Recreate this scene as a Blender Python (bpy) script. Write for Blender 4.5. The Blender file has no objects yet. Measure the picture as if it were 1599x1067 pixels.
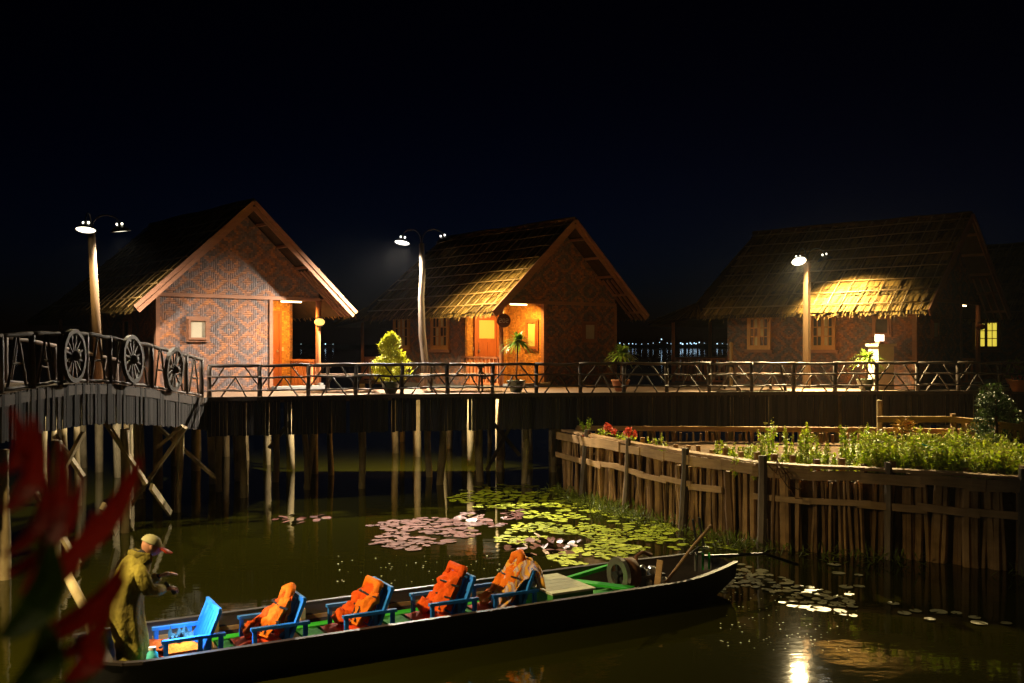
import bpy, math, random
from math import sin, cos, pi, radians, sqrt
from mathutils import Vector as V, Matrix, noise as mnoise
random.seed(7)
R = random.random
def U(a, b): return a + (b - a) * random.random()
sc = bpy.context.scene
col = sc.collection

# ------------------------------------------------------------------ camera, sky, moon, exposure
FPX, CX, HY, HCAM = 1555.0, 799.5, 540.0, 3.6
cam = bpy.data.cameras.new('camera'); camo = bpy.data.objects.new('camera', cam); col.objects.link(camo)
camo.location = (0, 0, HCAM); camo.rotation_euler = (radians(90), 0, 0)
cam.sensor_width = 36; cam.lens = 35; cam.shift_y = 6.5 / 1599
cam.clip_start = 0.05; cam.clip_end = 12000
cam.dof.use_dof = True; cam.dof.focus_distance = 23; cam.dof.aperture_fstop = 3.4
sc.camera = camo
w = bpy.data.worlds.new('World'); sc.world = w; w.use_nodes = True
wn = w.node_tree.nodes; wl = w.node_tree.links
sky = wn.new('ShaderNodeTexSky'); sky.sky_type = 'NISHITA'; sky.sun_disc = False
sky.sun_elevation = radians(-7.0); sky.sun_rotation = radians(5); sky.ozone_density = 4.2
wl.new(sky.outputs[0], wn['Background'].inputs[0]); wn['Background'].inputs[1].default_value = 0.34
sun = bpy.data.lights.new('moon', 'SUN'); sun.energy = 0.006; sun.angle = radians(0.5); sun.color = (0.75, 0.85, 1.0)
suno = bpy.data.objects.new('moon', sun); col.objects.link(suno); suno.rotation_euler = (radians(38), 0, radians(35))
sc.view_settings.view_transform = 'Standard'; sc.view_settings.look = 'None'
sc.view_settings.exposure = 0.0; sc.view_settings.gamma = 1.0
sc.cycles.use_denoising = True
sc.cycles.max_bounces = 4; sc.cycles.diffuse_bounces = 2; sc.cycles.volume_bounces = 0; sc.cycles.sample_clamp_indirect = 4.0
sc.cycles.caustics_reflective = False; sc.cycles.caustics_refractive = False

def at(px, py, Y): return V(((px - CX) / FPX * Y, Y, HCAM - (py - HY) / FPX * Y))
def onz(px, py, z=0.0):
    Y = (HCAM - z) * FPX / (py - HY); return V(((px - CX) / FPX * Y, Y, z))

# ------------------------------------------------------------------ helpers
class MB:
    def __init__(s): s.v = []; s.f = []; s.r = []; s.rnd = 0.5
    def face(s, idx): s.f.append(tuple(idx)); s.r.append(s.rnd)
    def poly(s, pts):
        n = len(s.v); s.v += [tuple(p) for p in pts]; s.face(range(n, n + len(pts)))
    def box(s, lo, hi):
        x0, y0, z0 = lo; x1, y1, z1 = hi; n = len(s.v)
        s.v += [(x0,y0,z0),(x1,y0,z0),(x1,y1,z0),(x0,y1,z0),(x0,y0,z1),(x1,y0,z1),(x1,y1,z1),(x0,y1,z1)]
        for q in ((0,3,2,1),(4,5,6,7),(0,1,5,4),(1,2,6,5),(2,3,7,6),(3,0,4,7)): s.face([n + i for i in q])
        return s
    def beam(s, a, b, wd, ht, up=(0, 0, 1)):
        a = V(a); b = V(b); d = (b - a).normalized(); upv = V(up)
        x = d.cross(upv)
        if x.length < 1e-3: x = d.cross(V((0, 1, 0)))
        x.normalize(); y = x.cross(d).normalized(); n = len(s.v)
        for p in (a, b):
            for i, j in ((-1,-1),(1,-1),(1,1),(-1,1)): s.v.append(tuple(p + x*i*wd/2 + y*j*ht/2))
        for q in ((0,1,2,3),(7,6,5,4),(0,4,5,1),(1,5,6,2),(2,6,7,3),(3,7,4,0)): s.face([n + i for i in q])
        return s
    def tube(s, pts, rad, n=8, caps=True, squash=1.0):
        pts = [V(p) for p in pts]
        if not hasattr(rad, '__len__'): rad = [rad] * len(pts)
        base = len(s.v); ref = None
        for i, p in enumerate(pts):
            d = (pts[min(i + 1, len(pts) - 1)] - pts[max(i - 1, 0)]).normalized()
            if ref is None: ref = V((0, 0, 1)) if abs(d.z) < .9 else V((1, 0, 0))
            x = d.cross(ref).normalized(); y = x.cross(d).normalized(); ref = y
            for k in range(n):
                a = 2 * pi * k / n
                s.v.append(tuple(p + x * cos(a) * rad[i] + y * sin(a) * rad[i] * squash))
        for i in range(len(pts) - 1):
            for k in range(n):
                s.face((base+i*n+k, base+i*n+(k+1)%n, base+(i+1)*n+(k+1)%n, base+(i+1)*n+k))
        if caps:
            s.face([base + k for k in reversed(range(n))]); m = base + (len(pts) - 1) * n
            s.face([m + k for k in range(n)])
        return s
    def lathe(s, prof, n=16, c=(0, 0, 0), M=None, caps=False):
        base = len(s.v); c = V(c)
        for r, z in prof:
            for k in range(n):
                a = 2 * pi * k / n; p = V((r * cos(a), r * sin(a), z))
                if M: p = M @ p
                s.v.append(tuple(c + p))
        for i in range(len(prof) - 1):
            for k in range(n): s.face((base+i*n+k, base+i*n+(k+1)%n, base+(i+1)*n+(k+1)%n, base+(i+1)*n+k))
        if caps:
            s.face([base + k for k in reversed(range(n))]); m = base + (len(prof) - 1) * n; s.face([m + k for k in range(n)])
        return s
    def ball(s, c, r, n=8, m=6, sq=(1, 1, 1)):
        prof = [(r * sin(pi * i / m) + 1e-4, -r * cos(pi * i / m)) for i in range(m + 1)]
        return s.lathe(prof, n, c, Matrix.Diagonal(V(sq)))
    def build(s, name, mat, parent=None, world=False, smooth=False, kind=None):
        off = V((0, 0, 0))
        if world and parent is not None:
            p = parent
            while p is not None: off += p.location; p = p.parent
        me = bpy.data.meshes.new(name)
        me.from_pydata([(x - off.x, y - off.y, z - off.z) for x, y, z in s.v], [], s.f)
        at_ = me.attributes.new('rnd', 'FLOAT', 'FACE'); at_.data.foreach_set('value', s.r)
        if smooth: me.polygons.foreach_set('use_smooth', [True] * len(me.polygons))
        me.materials.append(mat); me.update()
        o = bpy.data.objects.new(name, me); col.objects.link(o)
        if parent is not None: o.parent = parent
        if kind: o['kind'] = kind
        return o
def tag(o, label, cat=None, group=None, kind=None):
    o['label'] = label
    if cat: o['category'] = cat
    if group: o['group'] = group
    if kind: o['kind'] = kind
    return o
def thing(name, label, cat, loc=(0, 0, 0), rz=0.0, group=None):
    o = bpy.data.objects.new(name, None); col.objects.link(o); o.location = loc; o.rotation_euler = (0, 0, rz)
    o.empty_display_size = .2
    return tag(o, label, cat, group)
def copy_tree(o, parent=None):
    c = o.copy(); col.objects.link(c)
    if parent is not None: c.parent = parent
    for ch in o.children: copy_tree(ch, c)
    return c

# ------------------------------------------------------------------ materials
def nt(name):
    m = bpy.data.materials.new(name); m.use_nodes = True; t = m.node_tree
    return m, t, t.nodes['Principled BSDF'], t.nodes, t.links
def math_n(t, op, a, b=None, c=None):
    n = t.nodes.new('ShaderNodeMath'); n.operation = op
    for i, x in enumerate((a, b, c)):
        if x is None: continue
        if isinstance(x, (int, float)): n.inputs[i].default_value = x
        else: t.links.new(x, n.inputs[i])
    return n.outputs[0]
def mix_n(t, fac, a, b, mode='MIX'):
    n = t.nodes.new('ShaderNodeMix'); n.data_type = 'RGBA'; n.blend_type = mode
    for s_, x in ((n.inputs[0], fac), (n.inputs[6], a), (n.inputs[7], b)):
        if isinstance(x, (int, float)): s_.default_value = x
        elif isinstance(x, tuple): s_.default_value = (*x, 1) if len(x) == 3 else x
        else: t.links.new(x, s_)
    return n.outputs[2]
def rough(name, c1, c2, scale=(12, 12, 2), rgh=.8, bump=.25, rndamt=1.0, spec=.3, dist=.01, sheen=0, transl=0, grime=0.0):
    """two-tone surface: noise grain + per-face and per-object variation"""
    m, t, b, n, l = nt(name)
    tc = n.new('ShaderNodeTexCoord'); mp = n.new('ShaderNodeMapping'); mp.inputs['Scale'].default_value = scale
    l.new(tc.outputs['Object'], mp.inputs[0])
    nz = n.new('ShaderNodeTexNoise'); nz.inputs['Scale'].default_value = 1.0; nz.inputs['Detail'].default_value = 5; nz.inputs['Roughness'].default_value = .65
    l.new(mp.outputs[0], nz.inputs['Vector'])
    oi = n.new('ShaderNodeObjectInfo'); at_ = n.new('ShaderNodeAttribute'); at_.attribute_name = 'rnd'
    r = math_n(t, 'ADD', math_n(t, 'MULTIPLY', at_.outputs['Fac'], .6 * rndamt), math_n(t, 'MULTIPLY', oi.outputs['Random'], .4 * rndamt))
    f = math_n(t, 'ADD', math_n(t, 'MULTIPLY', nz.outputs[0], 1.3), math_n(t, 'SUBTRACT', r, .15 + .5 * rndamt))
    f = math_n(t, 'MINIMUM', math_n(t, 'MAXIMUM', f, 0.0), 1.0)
    c = mix_n(t, f, c1, c2)
    if grime:
        n2 = n.new('ShaderNodeTexNoise'); n2.inputs['Scale'].default_value = 2.3; n2.inputs['Detail'].default_value = 4
        l.new(tc.outputs['Object'], n2.inputs['Vector'])
        g = math_n(t, 'MULTIPLY', math_n(t, 'SUBTRACT', n2.outputs[0], .42), 4.0); g = math_n(t, 'MINIMUM', math_n(t, 'MAXIMUM', g, 0.0), 1.0)
        c = mix_n(t, math_n(t, 'MULTIPLY', g, grime), c, (c1[0]*.35, c1[1]*.35, c1[2]*.35))
    l.new(c, b.inputs['Base Color']); b.inputs['Roughness'].default_value = rgh; b.inputs['Specular IOR Level'].default_value = spec
    if bump:
        bp = n.new('ShaderNodeBump'); bp.inputs['Strength'].default_value = bump; bp.inputs['Distance'].default_value = dist
        l.new(nz.outputs[0], bp.inputs['Height']); l.new(bp.outputs[0], b.inputs['Normal'])
    if transl:
        tr = n.new('ShaderNodeBsdfTranslucent'); l.new(c, tr.inputs[0]); ms = n.new('ShaderNodeMixShader'); ms.inputs[0].default_value = transl
        l.new(b.outputs[0], ms.inputs[1]); l.new(tr.outputs[0], ms.inputs[2]); l.new(ms.outputs[0], n['Material Output'].inputs[0])
    return m
def emit(name, c, s, base=(.8, .8, .8)):
    m, t, b, n, l = nt(name); b.inputs['Base Color'].default_value = (*base, 1)
    b.inputs['Emission Color'].default_value = (*c, 1); b.inputs['Emission Strength'].default_value = s
    return m
def weave(name, axis, ca, cb):
    """twilled bamboo matting in a diamond figure: flat strips running across and up"""
    m, t, b, n, l = nt(name)
    tc = n.new('ShaderNodeTexCoord'); sp = n.new('ShaderNodeSeparateXYZ'); l.new(tc.outputs['Object'], sp.inputs[0])
    S = 17.0
    u = math_n(t, 'MULTIPLY', math_n(t, 'ADD', sp.outputs[axis], 20.0), S); v = math_n(t, 'MULTIPLY', math_n(t, 'ADD', sp.outputs[2], 20.0), S * 1.25)
    i = math_n(t, 'FLOOR', u); j = math_n(t, 'FLOOR', v)
    s_ = math_n(t, 'ADD', math_n(t, 'PINGPONG', i, 9.0), math_n(t, 'PINGPONG', j, 9.0))
    over = math_n(t, 'LESS_THAN', math_n(t, 'MODULO', s_, 6.0), 2.9)
    fu = math_n(t, 'FRACT', u); fv = math_n(t, 'FRACT', v)
    pu = math_n(t, 'SUBTRACT', 1.0, math_n(t, 'POWER', math_n(t, 'ABSOLUTE', math_n(t, 'SUBTRACT', math_n(t, 'MULTIPLY', fu, 2.0), 1.0)), 4.0))
    pv = math_n(t, 'SUBTRACT', 1.0, math_n(t, 'POWER', math_n(t, 'ABSOLUTE', math_n(t, 'SUBTRACT', math_n(t, 'MULTIPLY', fv, 2.0), 1.0)), 4.0))
    hmx = n.new('ShaderNodeMix'); hmx.data_type = 'FLOAT'; l.new(over, hmx.inputs[0]); l.new(pu, hmx.inputs[2]); l.new(pv, hmx.inputs[3])
    hgt = math_n(t, 'ADD', hmx.outputs[0], math_n(t, 'MULTIPLY', over, .25))
    cmb = n.new('ShaderNodeCombineXYZ'); l.new(math_n(t, 'MULTIPLY', i, math_n(t, 'SUBTRACT', 1.0, math_n(t, 'MULTIPLY', over, .97))), cmb.inputs[0]); l.new(j, cmb.inputs[1])
    wn_ = n.new('ShaderNodeTexWhiteNoise'); l.new(cmb.outputs[0], wn_.inputs[0])
    big = n.new('ShaderNodeTexNoise'); big.inputs['Scale'].default_value = 1.6; big.inputs['Detail'].default_value = 5; l.new(tc.outputs['Object'], big.inputs['Vector'])
    warm = math_n(t, 'MINIMUM', math_n(t, 'MAXIMUM', math_n(t, 'ADD', math_n(t, 'MULTIPLY', over, .5), math_n(t, 'SUBTRACT', math_n(t, 'MULTIPLY', big.outputs[0], 2.4), 1.05)), 0.0), 1.0)
    c = mix_n(t, warm, cb, ca)
    c = mix_n(t, math_n(t, 'MULTIPLY', wn_.outputs[0], .55), c, (.03, .022, .02))
    gap = math_n(t, 'LESS_THAN', hmx.outputs[0], .35)
    c = mix_n(t, math_n(t, 'MULTIPLY', gap, .45), c, (.012, .009, .008))
    l.new(c, b.inputs['Base Color']); b.inputs['Roughness'].default_value = .62; b.inputs['Specular IOR Level'].default_value = .25
    bp = n.new('ShaderNodeBump'); bp.inputs['Strength'].default_value = .6; bp.inputs['Distance'].default_value = .012
    l.new(hgt, bp.inputs['Height']); l.new(bp.outputs[0], b.inputs['Normal'])
    return m
M = {}
M['weave_x'] = weave('weave_across', 0, (.44, .165, .055), (.14, .115, .12))
M['weave_y'] = weave('weave_along', 1, (.34, .13, .05), (.12, .10, .105))
M['gold_x'] = weave('gold_matting_across', 0, (.62, .30, .06), (.45, .20, .045))
M['gold_y'] = weave('gold_matting_along', 1, (.62, .30, .06), (.45, .20, .045))
M['thatch'] = rough('thatch', (.035, .022, .008), (.33, .20, .045), (30, 4, 30), .9, .3, 1.0, .15)
M['under'] = rough('roof_lining', (.03, .02, .012), (.08, .05, .03), (6, 6, 6), .9, .2, 0.0, .1)
M['batten'] = rough('bamboo_batten', (.16, .09, .03), (.40, .25, .085), (6, 6, 6), .5, .1, .8, .4)
M['frame'] = rough('stained_timber', (.16, .07, .04), (.34, .16, .09), (3, 3, 14), .6, .15, .4, .35)
M['barge'] = rough('barge_board_timber', (.20, .095, .055), (.36, .17, .10), (2, 2, 14), .6, .12, .3, .3)
M['door'] = rough('red_brown_door', (.22, .06, .02), (.36, .11, .035), (10, 10, 2), .45, .1, .3, .4)
M['window'] = rough('varnished_window_timber', (.42, .20, .045), (.58, .29, .07), (10, 10, 3), .45, .08, .3, .4)
M['porch'] = rough('porch_rail_timber', (.36, .12, .045), (.52, .2, .08), (10, 10, 2), .5, .1, .8, .35)
M['log'] = rough('dark_log', (.022, .015, .011), (.075, .05, .035), (9, 9, 9), .62, .4, 1.0, .45, .015)
M['barklog'] = rough('grey_brown_stick', (.03, .022, .016), (.09, .065, .045), (9, 9, 9), .75, .35, 1.0, .3, .01)
M['pole'] = rough('lamp_pole_timber', (.08, .045, .02), (.17, .10, .045), (14, 14, 1.6), .7, .3, .3, .25, .01)
M['trunkpole'] = rough('peeled_trunk', (.055, .04, .03), (.17, .13, .10), (7, 7, 2.2), .7, .5, .3, .25, .02)
M['pile'] = rough('pile_timber', (.30, .21, .09), (.74, .60, .34), (8, 8, 1.6), .75, .35, 1.0, .25, .012, grime=.5)
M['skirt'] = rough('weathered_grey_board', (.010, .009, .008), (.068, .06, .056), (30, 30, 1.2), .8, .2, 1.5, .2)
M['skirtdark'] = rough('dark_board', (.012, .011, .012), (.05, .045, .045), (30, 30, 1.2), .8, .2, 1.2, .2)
M['deck'] = rough('deck_timber', (.09, .055, .035), (.22, .145, .095), (2, 22, 6), .75, .25, 1.0, .25)
M['stake'] = rough('weathered_stake', (.15, .078, .028), (.52, .30, .115), (14, 14, 1.5), .8, .5, 1.2, .2, .015, grime=.6)
M['plank'] = rough('weathered_plank', (.27, .155, .062), (.56, .34, .145), (2.2, 2.2, 26), .75, .4, .7, .2, .01, grime=.4)
M['postdark'] = rough('dark_fence_post', (.05, .038, .028), (.22, .16, .10), (10, 10, 2), .8, .5, .8, .2, .015)
M['wheel'] = rough('old_wheel_timber', (.013, .010, .008), (.05, .038, .028), (8, 8, 8), .65, .35, .6, .3)
M['iron'] = rough('black_iron', (.01, .01, .01), (.03, .03, .03), (20, 20, 20), .4, .1, .2, .5)
M['shade'] = rough('black_enamel', (.006, .006, .006), (.015, .015, .015), (9, 9, 9), .35, .05, .2, .5)
M['bulb'] = emit('lamp_glow', (1, .93, .70), 3.5)
M['bulbw'] = emit('white_lamp_glow', (1, .95, .88), 3.5)
M['tube'] = emit('fluorescent_tube', (1, .72, .32), 9)
M['lantern'] = emit('lantern_glow', (1, .70, .18), 1.3, (.7, .4, .1))
M['litcube'] = emit('lantern_panel_glow', (1, .85, .65), 2.2)
M['litpane'] = emit('lit_pane', (1, .80, .08), .75)
M['curtain'] = rough('pale_curtained_pane', (.36, .32, .24), (.46, .42, .33), (3, 3, 3), .35, 0, .1, .5)
M['doorpane'] = emit('door_pane_glow', (.95, .78, .12), .10, (.42, .36, .12))
M['glass'] = rough('dark_window_glass', (.03, .028, .026), (.09, .075, .06), (3, 3, 1), .12, 0, .1, .5)
M['drape'] = rough('window_drape', (.5, .42, .22), (.62, .52, .3), (30, 30, 1), .8, .1, .1, .2)
M['stone'] = rough('plaster', (.48, .37, .28), (.66, .52, .42), (5, 5, 5), .85, .15, .2, .2)
M['concrete'] = rough('grey_concrete', (.14, .14, .14), (.24, .24, .23), (7, 7, 7), .9, .2, .2, .2)
M['pot'] = rough('glazed_dark_pot', (.02, .03, .015), (.06, .075, .035), (7, 7, 7), .3, .1, .2, .5)
M['terracotta'] = rough('terracotta', (.28, .10, .04), (.4, .16, .07), (7, 7, 7), .7, .1, .2, .3)
M['soil'] = rough('orange_soil', (.03, .017, .006), (.11, .055, .016), (5, 5, 5), .95, .6, .2, .1, .04)
M['leaf_y'] = rough('yellow_green_leaf', (.20, .30, .008), (.62, .72, .04), (5, 5, 5), .55, 0, 1.2, .3, transl=.45)
M['leaf_t'] = rough('golden_conifer_leaf', (.28, .28, .008), (.74, .72, .03), (5, 5, 5), .55, 0, 1.2, .3, transl=.35)
M['leaf_g'] = rough('green_leaf', (.05, .08, .006), (.22, .26, .02), (5, 5, 5), .5, 0, 1.2, .35, transl=.3)
M['leaf_d'] = rough('dark_green_leaf', (.012, .03, .006), (.05, .09, .016), (5, 5, 5), .5, 0, 1.2, .3, transl=.2)
M['leaf_s'] = rough('spiky_leaf', (.10, .19, .012), (.34, .48, .05), (5, 5, 5), .4, 0, 1.0, .45, transl=.3)
M['leaf_r'] = rough('red_cordyline_leaf', (.20, .008, .006), (.48, .03, .014), (5, 5, 3), .45, 0, 1.0, .4, transl=.3)
M['leaf_o'] = rough('croton_leaf', (.20, .16, .02), (.55, .22, .04), (5, 5, 5), .45, 0, 1.3, .4, transl=.2)
M['petal'] = rough('red_petal', (.60, .05, .02), (.85, .16, .06), (9, 9, 9), .6, 0, 1.0, .2, transl=.2)
M['whiteflower'] = rough('pale_petal', (.65, .65, .4), (.8, .8, .6), (9, 9, 9), .6, 0, 1.0, .2, transl=.2)
M['bud'] = rough('yellow_flower', (.50, .50, .05), (.75, .72, .16), (9, 9, 9), .6, 0, 1.0, .2, transl=.2)
M['pad'] = rough('green_lily_pad', (.26, .33, .005), (.68, .76, .02), (9, 9, 9), .55, .1, 1.1, .3)
M['padpink'] = rough('pinkish_lily_pad', (.11, .045, .04), (.32, .15, .135), (9, 9, 9), .75, .1, 1.4, .12)
M['padred'] = rough('maroon_lily_pad', (.10, .018, .015), (.34, .13, .11), (9, 9, 9), .4, .1, 1.2, .5)
M['paddim'] = rough('pale_olive_lily_pad', (.20, .17, .06), (.46, .42, .2), (9, 9, 9), .5, .1, 1.2, .25)
M['hull'] = rough('black_hull', (.003, .003, .004), (.011, .009, .009), (3, 3, 12), .5, .25, .2, .45, .01)
M['hullin'] = rough('dark_hull_inside', (.012, .01, .01), (.045, .03, .022), (3, 3, 12), .5, .25, .2, .4, .01)
M['green'] = rough('bright_green_paint', (.02, .30, .02), (.05, .48, .04), (4, 4, 4), .8, .1, .3, .12)
M['blue'] = rough('blue_paint', (.012, .13, .48), (.03, .22, .68), (6, 6, 6), .65, .2, .4, .2, grime=.4)
M['orange'] = rough('orange_nylon', (.66, .06, .006), (.86, .13, .010), (16, 16, 16), .8, .8, .6, .12, .05)
M['orange2'] = rough('faded_orange_nylon', (.78, .13, .008), (.92, .24, .015), (16, 16, 16), .8, .8, .6, .12, .05)
M['cushion'] = rough('red_orange_cushion', (.55, .03, .006), (.80, .075, .010), (6, 6, 6), .75, .3, .5, .2, .02)
M['strap'] = rough('black_strap', (.01, .01, .012), (.03, .03, .03), (9, 9, 9), .7, 0, .2, .2)
M['cratetop'] = rough('pale_crate_board', (.36, .38, .22), (.58, .58, .36), (18, 2, 8), .7, .2, .7, .25)
M['crate'] = rough('green_crate_board', (.03, .14, .015), (.07, .26, .03), (6, 6, 6), .6, .2, .4, .3)
M['steel'] = rough('worn_steel', (.35, .33, .28), (.6, .58, .5), (12, 12, 12), .32, .1, .3, .6)
M['steel'].node_tree.nodes['Principled BSDF'].inputs['Metallic'].default_value = .85
M['rust'] = rough('rusty_iron', (.10, .04, .018), (.22, .10, .045), (9, 9, 9), .8, .3, .3, .2)
M['teal'] = rough('teal_plastic', (.05, .42, .42), (.12, .6, .58), (6, 6, 6), .35, 0, .2, .4)
M['skin'] = rough('skin', (.34, .15, .08), (.45, .21, .12), (9, 9, 9), .55, .05, .1, .3)
M['coat'] = rough('mottled_olive_coat', (.10, .07, .02), (.40, .33, .05), (7, 7, 5), .85, .8, .1, .12, .06, grime=.75)
M['trouser'] = rough('dark_trousers', (.012, .012, .015), (.03, .03, .035), (9, 9, 9), .8, .3, .1, .15)
M['cap'] = rough('olive_cap', (.26, .23, .11), (.42, .38, .20), (20, 20, 20), .8, .3, .1, .15)
M['visor'] = rough('red_orange_visor', (.75, .06, .015), (.85, .1, .03), (9, 9, 9), .5, 0, .1, .3, transl=.45)
M['torchlens'] = emit('torch_lens', (.45, .68, 1.0), 12)
M['ink'] = rough('cream_paint', (.62, .58, .48), (.74, .70, .6), (9, 9, 9), .6, 0, .1, .3)
M['sign'] = rough('brown_sign_board', (.10, .045, .025), (.16, .07, .04), (9, 9, 9), .6, .1, .1, .3)
M['farlight'] = emit('far_lamp', (.5, .75, 1.0), 2.2)
M['land'] = rough('far_land', (.01, .012, .012), (.02, .022, .02), (.01, .01, .01), .95, 0, 0, .1)
M['twig'] = rough('brown_twig', (.06, .03, .012), (.2, .09, .03), (9, 9, 9), .8, 0, 1, .2)
# striped blanket
m, t, b, n, l = nt('striped_cloth'); tc = n.new('ShaderNodeTexCoord'); wv = n.new('ShaderNodeTexWave')
wv.inputs['Scale'].default_value = 3.4; wv.inputs['Distortion'].default_value = 5; wv.inputs['Detail'].default_value = 2; wv.inputs['Detail Scale'].default_value = 2.2
l.new(tc.outputs['Object'], wv.inputs['Vector']); cr = n.new('ShaderNodeValToRGB'); l.new(wv.outputs[1], cr.inputs[0]); e = cr.color_ramp
e.interpolation = 'CONSTANT'; e.elements[0].color = (.75, .36, .04, 1); e.elements[1].position = .85; e.elements[1].color = (.6, .45, .4, 1)
for p_, c_ in ((.38, (.11, .10, .42, 1)), (.5, (.62, .15, .04, 1)), (.6, (.8, .5, .08, 1)), (.74, (.18, .16, .5, 1))): q = e.elements.new(p_); q.color = c_
l.new(cr.outputs[0], b.inputs['Base Color']); b.inputs['Roughness'].default_value = .85; M['stripe'] = m
# water: murky green body under a nearly mirror-flat surface
m, t, b, n, l = nt('murky_water'); tc = n.new('ShaderNodeTexCoord')
b.inputs['Base Color'].default_value = (.0155, .015, .0008, 1); b.inputs['Roughness'].default_value = .035; b.inputs['IOR'].default_value = 1.33
mp = n.new('ShaderNodeMapping'); mp.inputs['Scale'].default_value = (1.0, 1.8, 1.0); l.new(tc.outputs['Object'], mp.inputs[0])
n1 = n.new('ShaderNodeTexNoise'); n1.inputs['Scale'].default_value = 2.2; n1.inputs['Detail'].default_value = 3; l.new(mp.outputs[0], n1.inputs['Vector'])
n2 = n.new('ShaderNodeTexNoise'); n2.inputs['Scale'].default_value = 11; n2.inputs['Detail'].default_value = 2; l.new(mp.outputs[0], n2.inputs['Vector'])
h = math_n(t, 'ADD', n1.outputs[0], math_n(t, 'MULTIPLY', n2.outputs[0], .16))
bp = n.new('ShaderNodeBump'); bp.inputs['Strength'].default_value = .14; bp.inputs['Distance'].default_value = .02
l.new(h, bp.inputs['Height']); l.new(bp.outputs[0], b.inputs['Normal']); M['water'] = m

# ------------------------------------------------------------------ setting: lake, far shore
mb = MB(); mb.poly([(-5000, -300, 0), (5000, -300, 0), (5000, 9000, 0), (-5000, 9000, 0)])
tag(mb.build('lake_water', M['water']), 'dark green still lake water', kind='structure')
mb = MB(); x = -2600
prev = None
while x < 2600:
    h_ = 3 + 5 * abs(mnoise.noise((x * .004, 1.3, 0))) + 2 * R()
    if prev: mb.poly([(prev[0], 1700, -1), (x, 1700, -1), (x, 1700, h_), (prev[0], 1700, prev[1])]); mb.poly([(prev[0], 1700, prev[1]), (x, 1700, h_), (x, 1800, h_), (prev[0], 1800, prev[1])])
    prev = (x, h_); x += 26
tag(mb.build('far_shore_land', M['land']), 'low dark far shore across the lake', kind='structure')
mb = MB()
lights = [(982,537,3),(988,537,3),(993,538,2),(1020,536,2),(1033,530,4),(1030,535,2),(1042,536,2),(1063,536,4),(1066,538,5),(1073,537,4),(1078,536,4),(1084,536,4),(1087,537,4),(1092,535,4),(1053,538,2),(1080,539,3),(1120,537,4),(1128,537,2),(1136,538,2),(968,536,3),(974,538,2),(508,541,4),(470,540,2),(26,541,4),(100,541,3),(1012,537,2),(1002,538,2),(1100,536,2),(1108,537,2),(962,538,2),(1048,537,2),(566,537,2),(520,538,2)]
for px, py, s_ in lights:
    py = min(py, 537.5); p = at(px, py, 1690); mb.ball(p, s_ * .27, 6, 4)
tag(mb.build('shore_light_mass', M['farlight']), 'string of tiny white town lights on the far shore', kind='stuff')

# ------------------------------------------------------------------ boardwalk, bridge
ZD = 2.4
front = [(-6.95, 22.75), (-5.9, 23.0), (-3.07, 24.0), (.5, 24.75), (4.9, 25.35), (8.5, 25.75), (11.75, 26.05), (17.5, 26.5)]
back = [(17.5, 29.2), (13.6, 29.0), (11.3, 27.05), (10.2, 28.1), (9.2, 29.3), (5, 29.4), (2.0, 30.2), (-.3, 28.5), (-1.6, 28.1), (-5.3, 28.0), (-9.1, 24.7), (-9.1, 22.75)]
board = thing('boardwalk', 'long dark boardwalk on stilts running past the thatched bungalows', 'boardwalk', (0, 25, 0))
mb = MB(); ring = front + back; nn = len(ring)
mb.poly([(x, y, ZD) for x, y in ring]); mb.poly([(x, y, ZD - .12) for x, y in reversed(ring)])
for i in range(nn):
    a, b_ = ring[i], ring[(i + 1) % nn]; mb.poly([(*a, ZD - .12), (*b_, ZD - .12), (*b_, ZD), (*a, ZD)])
mb.build('deck', M['deck'], board, True)
def resample(pts, step):
    out = []; carry = 0
    for a, b_ in zip(pts, pts[1:]):
        a = V(a); b_ = V(b_); L = (b_ - a).length; d = carry
        while d < L: out.append(a + (b_ - a) * (d / L)); d += step
        carry = d - L
    out.append(V(pts[-1])); return out
def skirt(pts, top, depth, wd, name, mat, parent, gaps=()):
    """row of narrow vertical boards hung from the edge; pts (x,y,z of deck)"""
    P = resample(pts, wd); mb = MB()
    for i in range(len(P) - 1):
        a, b_ = P[i], P[i + 1]; d = (b_ - a); d.z = 0
        if d.length < 1e-4: continue
        nrm = V((d.y, -d.x, 0)).normalized(); o = nrm * U(.02, .05); mb.rnd = R()
        if any(abs(FPX * (a.x + b_.x) / (a.y + b_.y) + CX - g) < 1.6 for g in gaps): continue
        zt = min(a.z, b_.z) + top; zb = (a.z + b_.z) / 2 - depth - U(0, .03); e_ = (b_ - a) * .06
        p = [a + e_ + o, b_ - e_ + o]
        q = [a + e_ + o - nrm * .018, b_ - e_ + o - nrm * .018]
        mb.poly([(p[0].x,p[0].y,zb),(p[1].x,p[1].y,zb),(p[1].x,p[1].y,zt),(p[0].x,p[0].y,zt)])
        mb.poly([(p[0].x,p[0].y,zb),(p[0].x,p[0].y,zt),(q[0].x,q[0].y,zt),(q[0].x,q[0].y,zb)])
        mb.poly([(p[1].x,p[1].y,zt),(p[1].x,p[1].y,zb),(q[1].x,q[1].y,zb),(q[1].x,q[1].y,zt)])
    return mb.build(name, mat, parent, True, kind='stuff')
bright = [(393,718),(440,727),(543,697),(609,709),(654,717),(729,727)]
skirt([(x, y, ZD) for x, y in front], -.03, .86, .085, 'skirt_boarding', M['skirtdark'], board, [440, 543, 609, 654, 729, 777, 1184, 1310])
edge = MB()
for a, b_ in zip(front, front[1:]): edge.beam((a[0], a[1] - .03, ZD - .02), (b_[0], b_[1] - .03, ZD - .02), .10, .09)
edge.build('edge_beam', M['log'], board, True)
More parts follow.
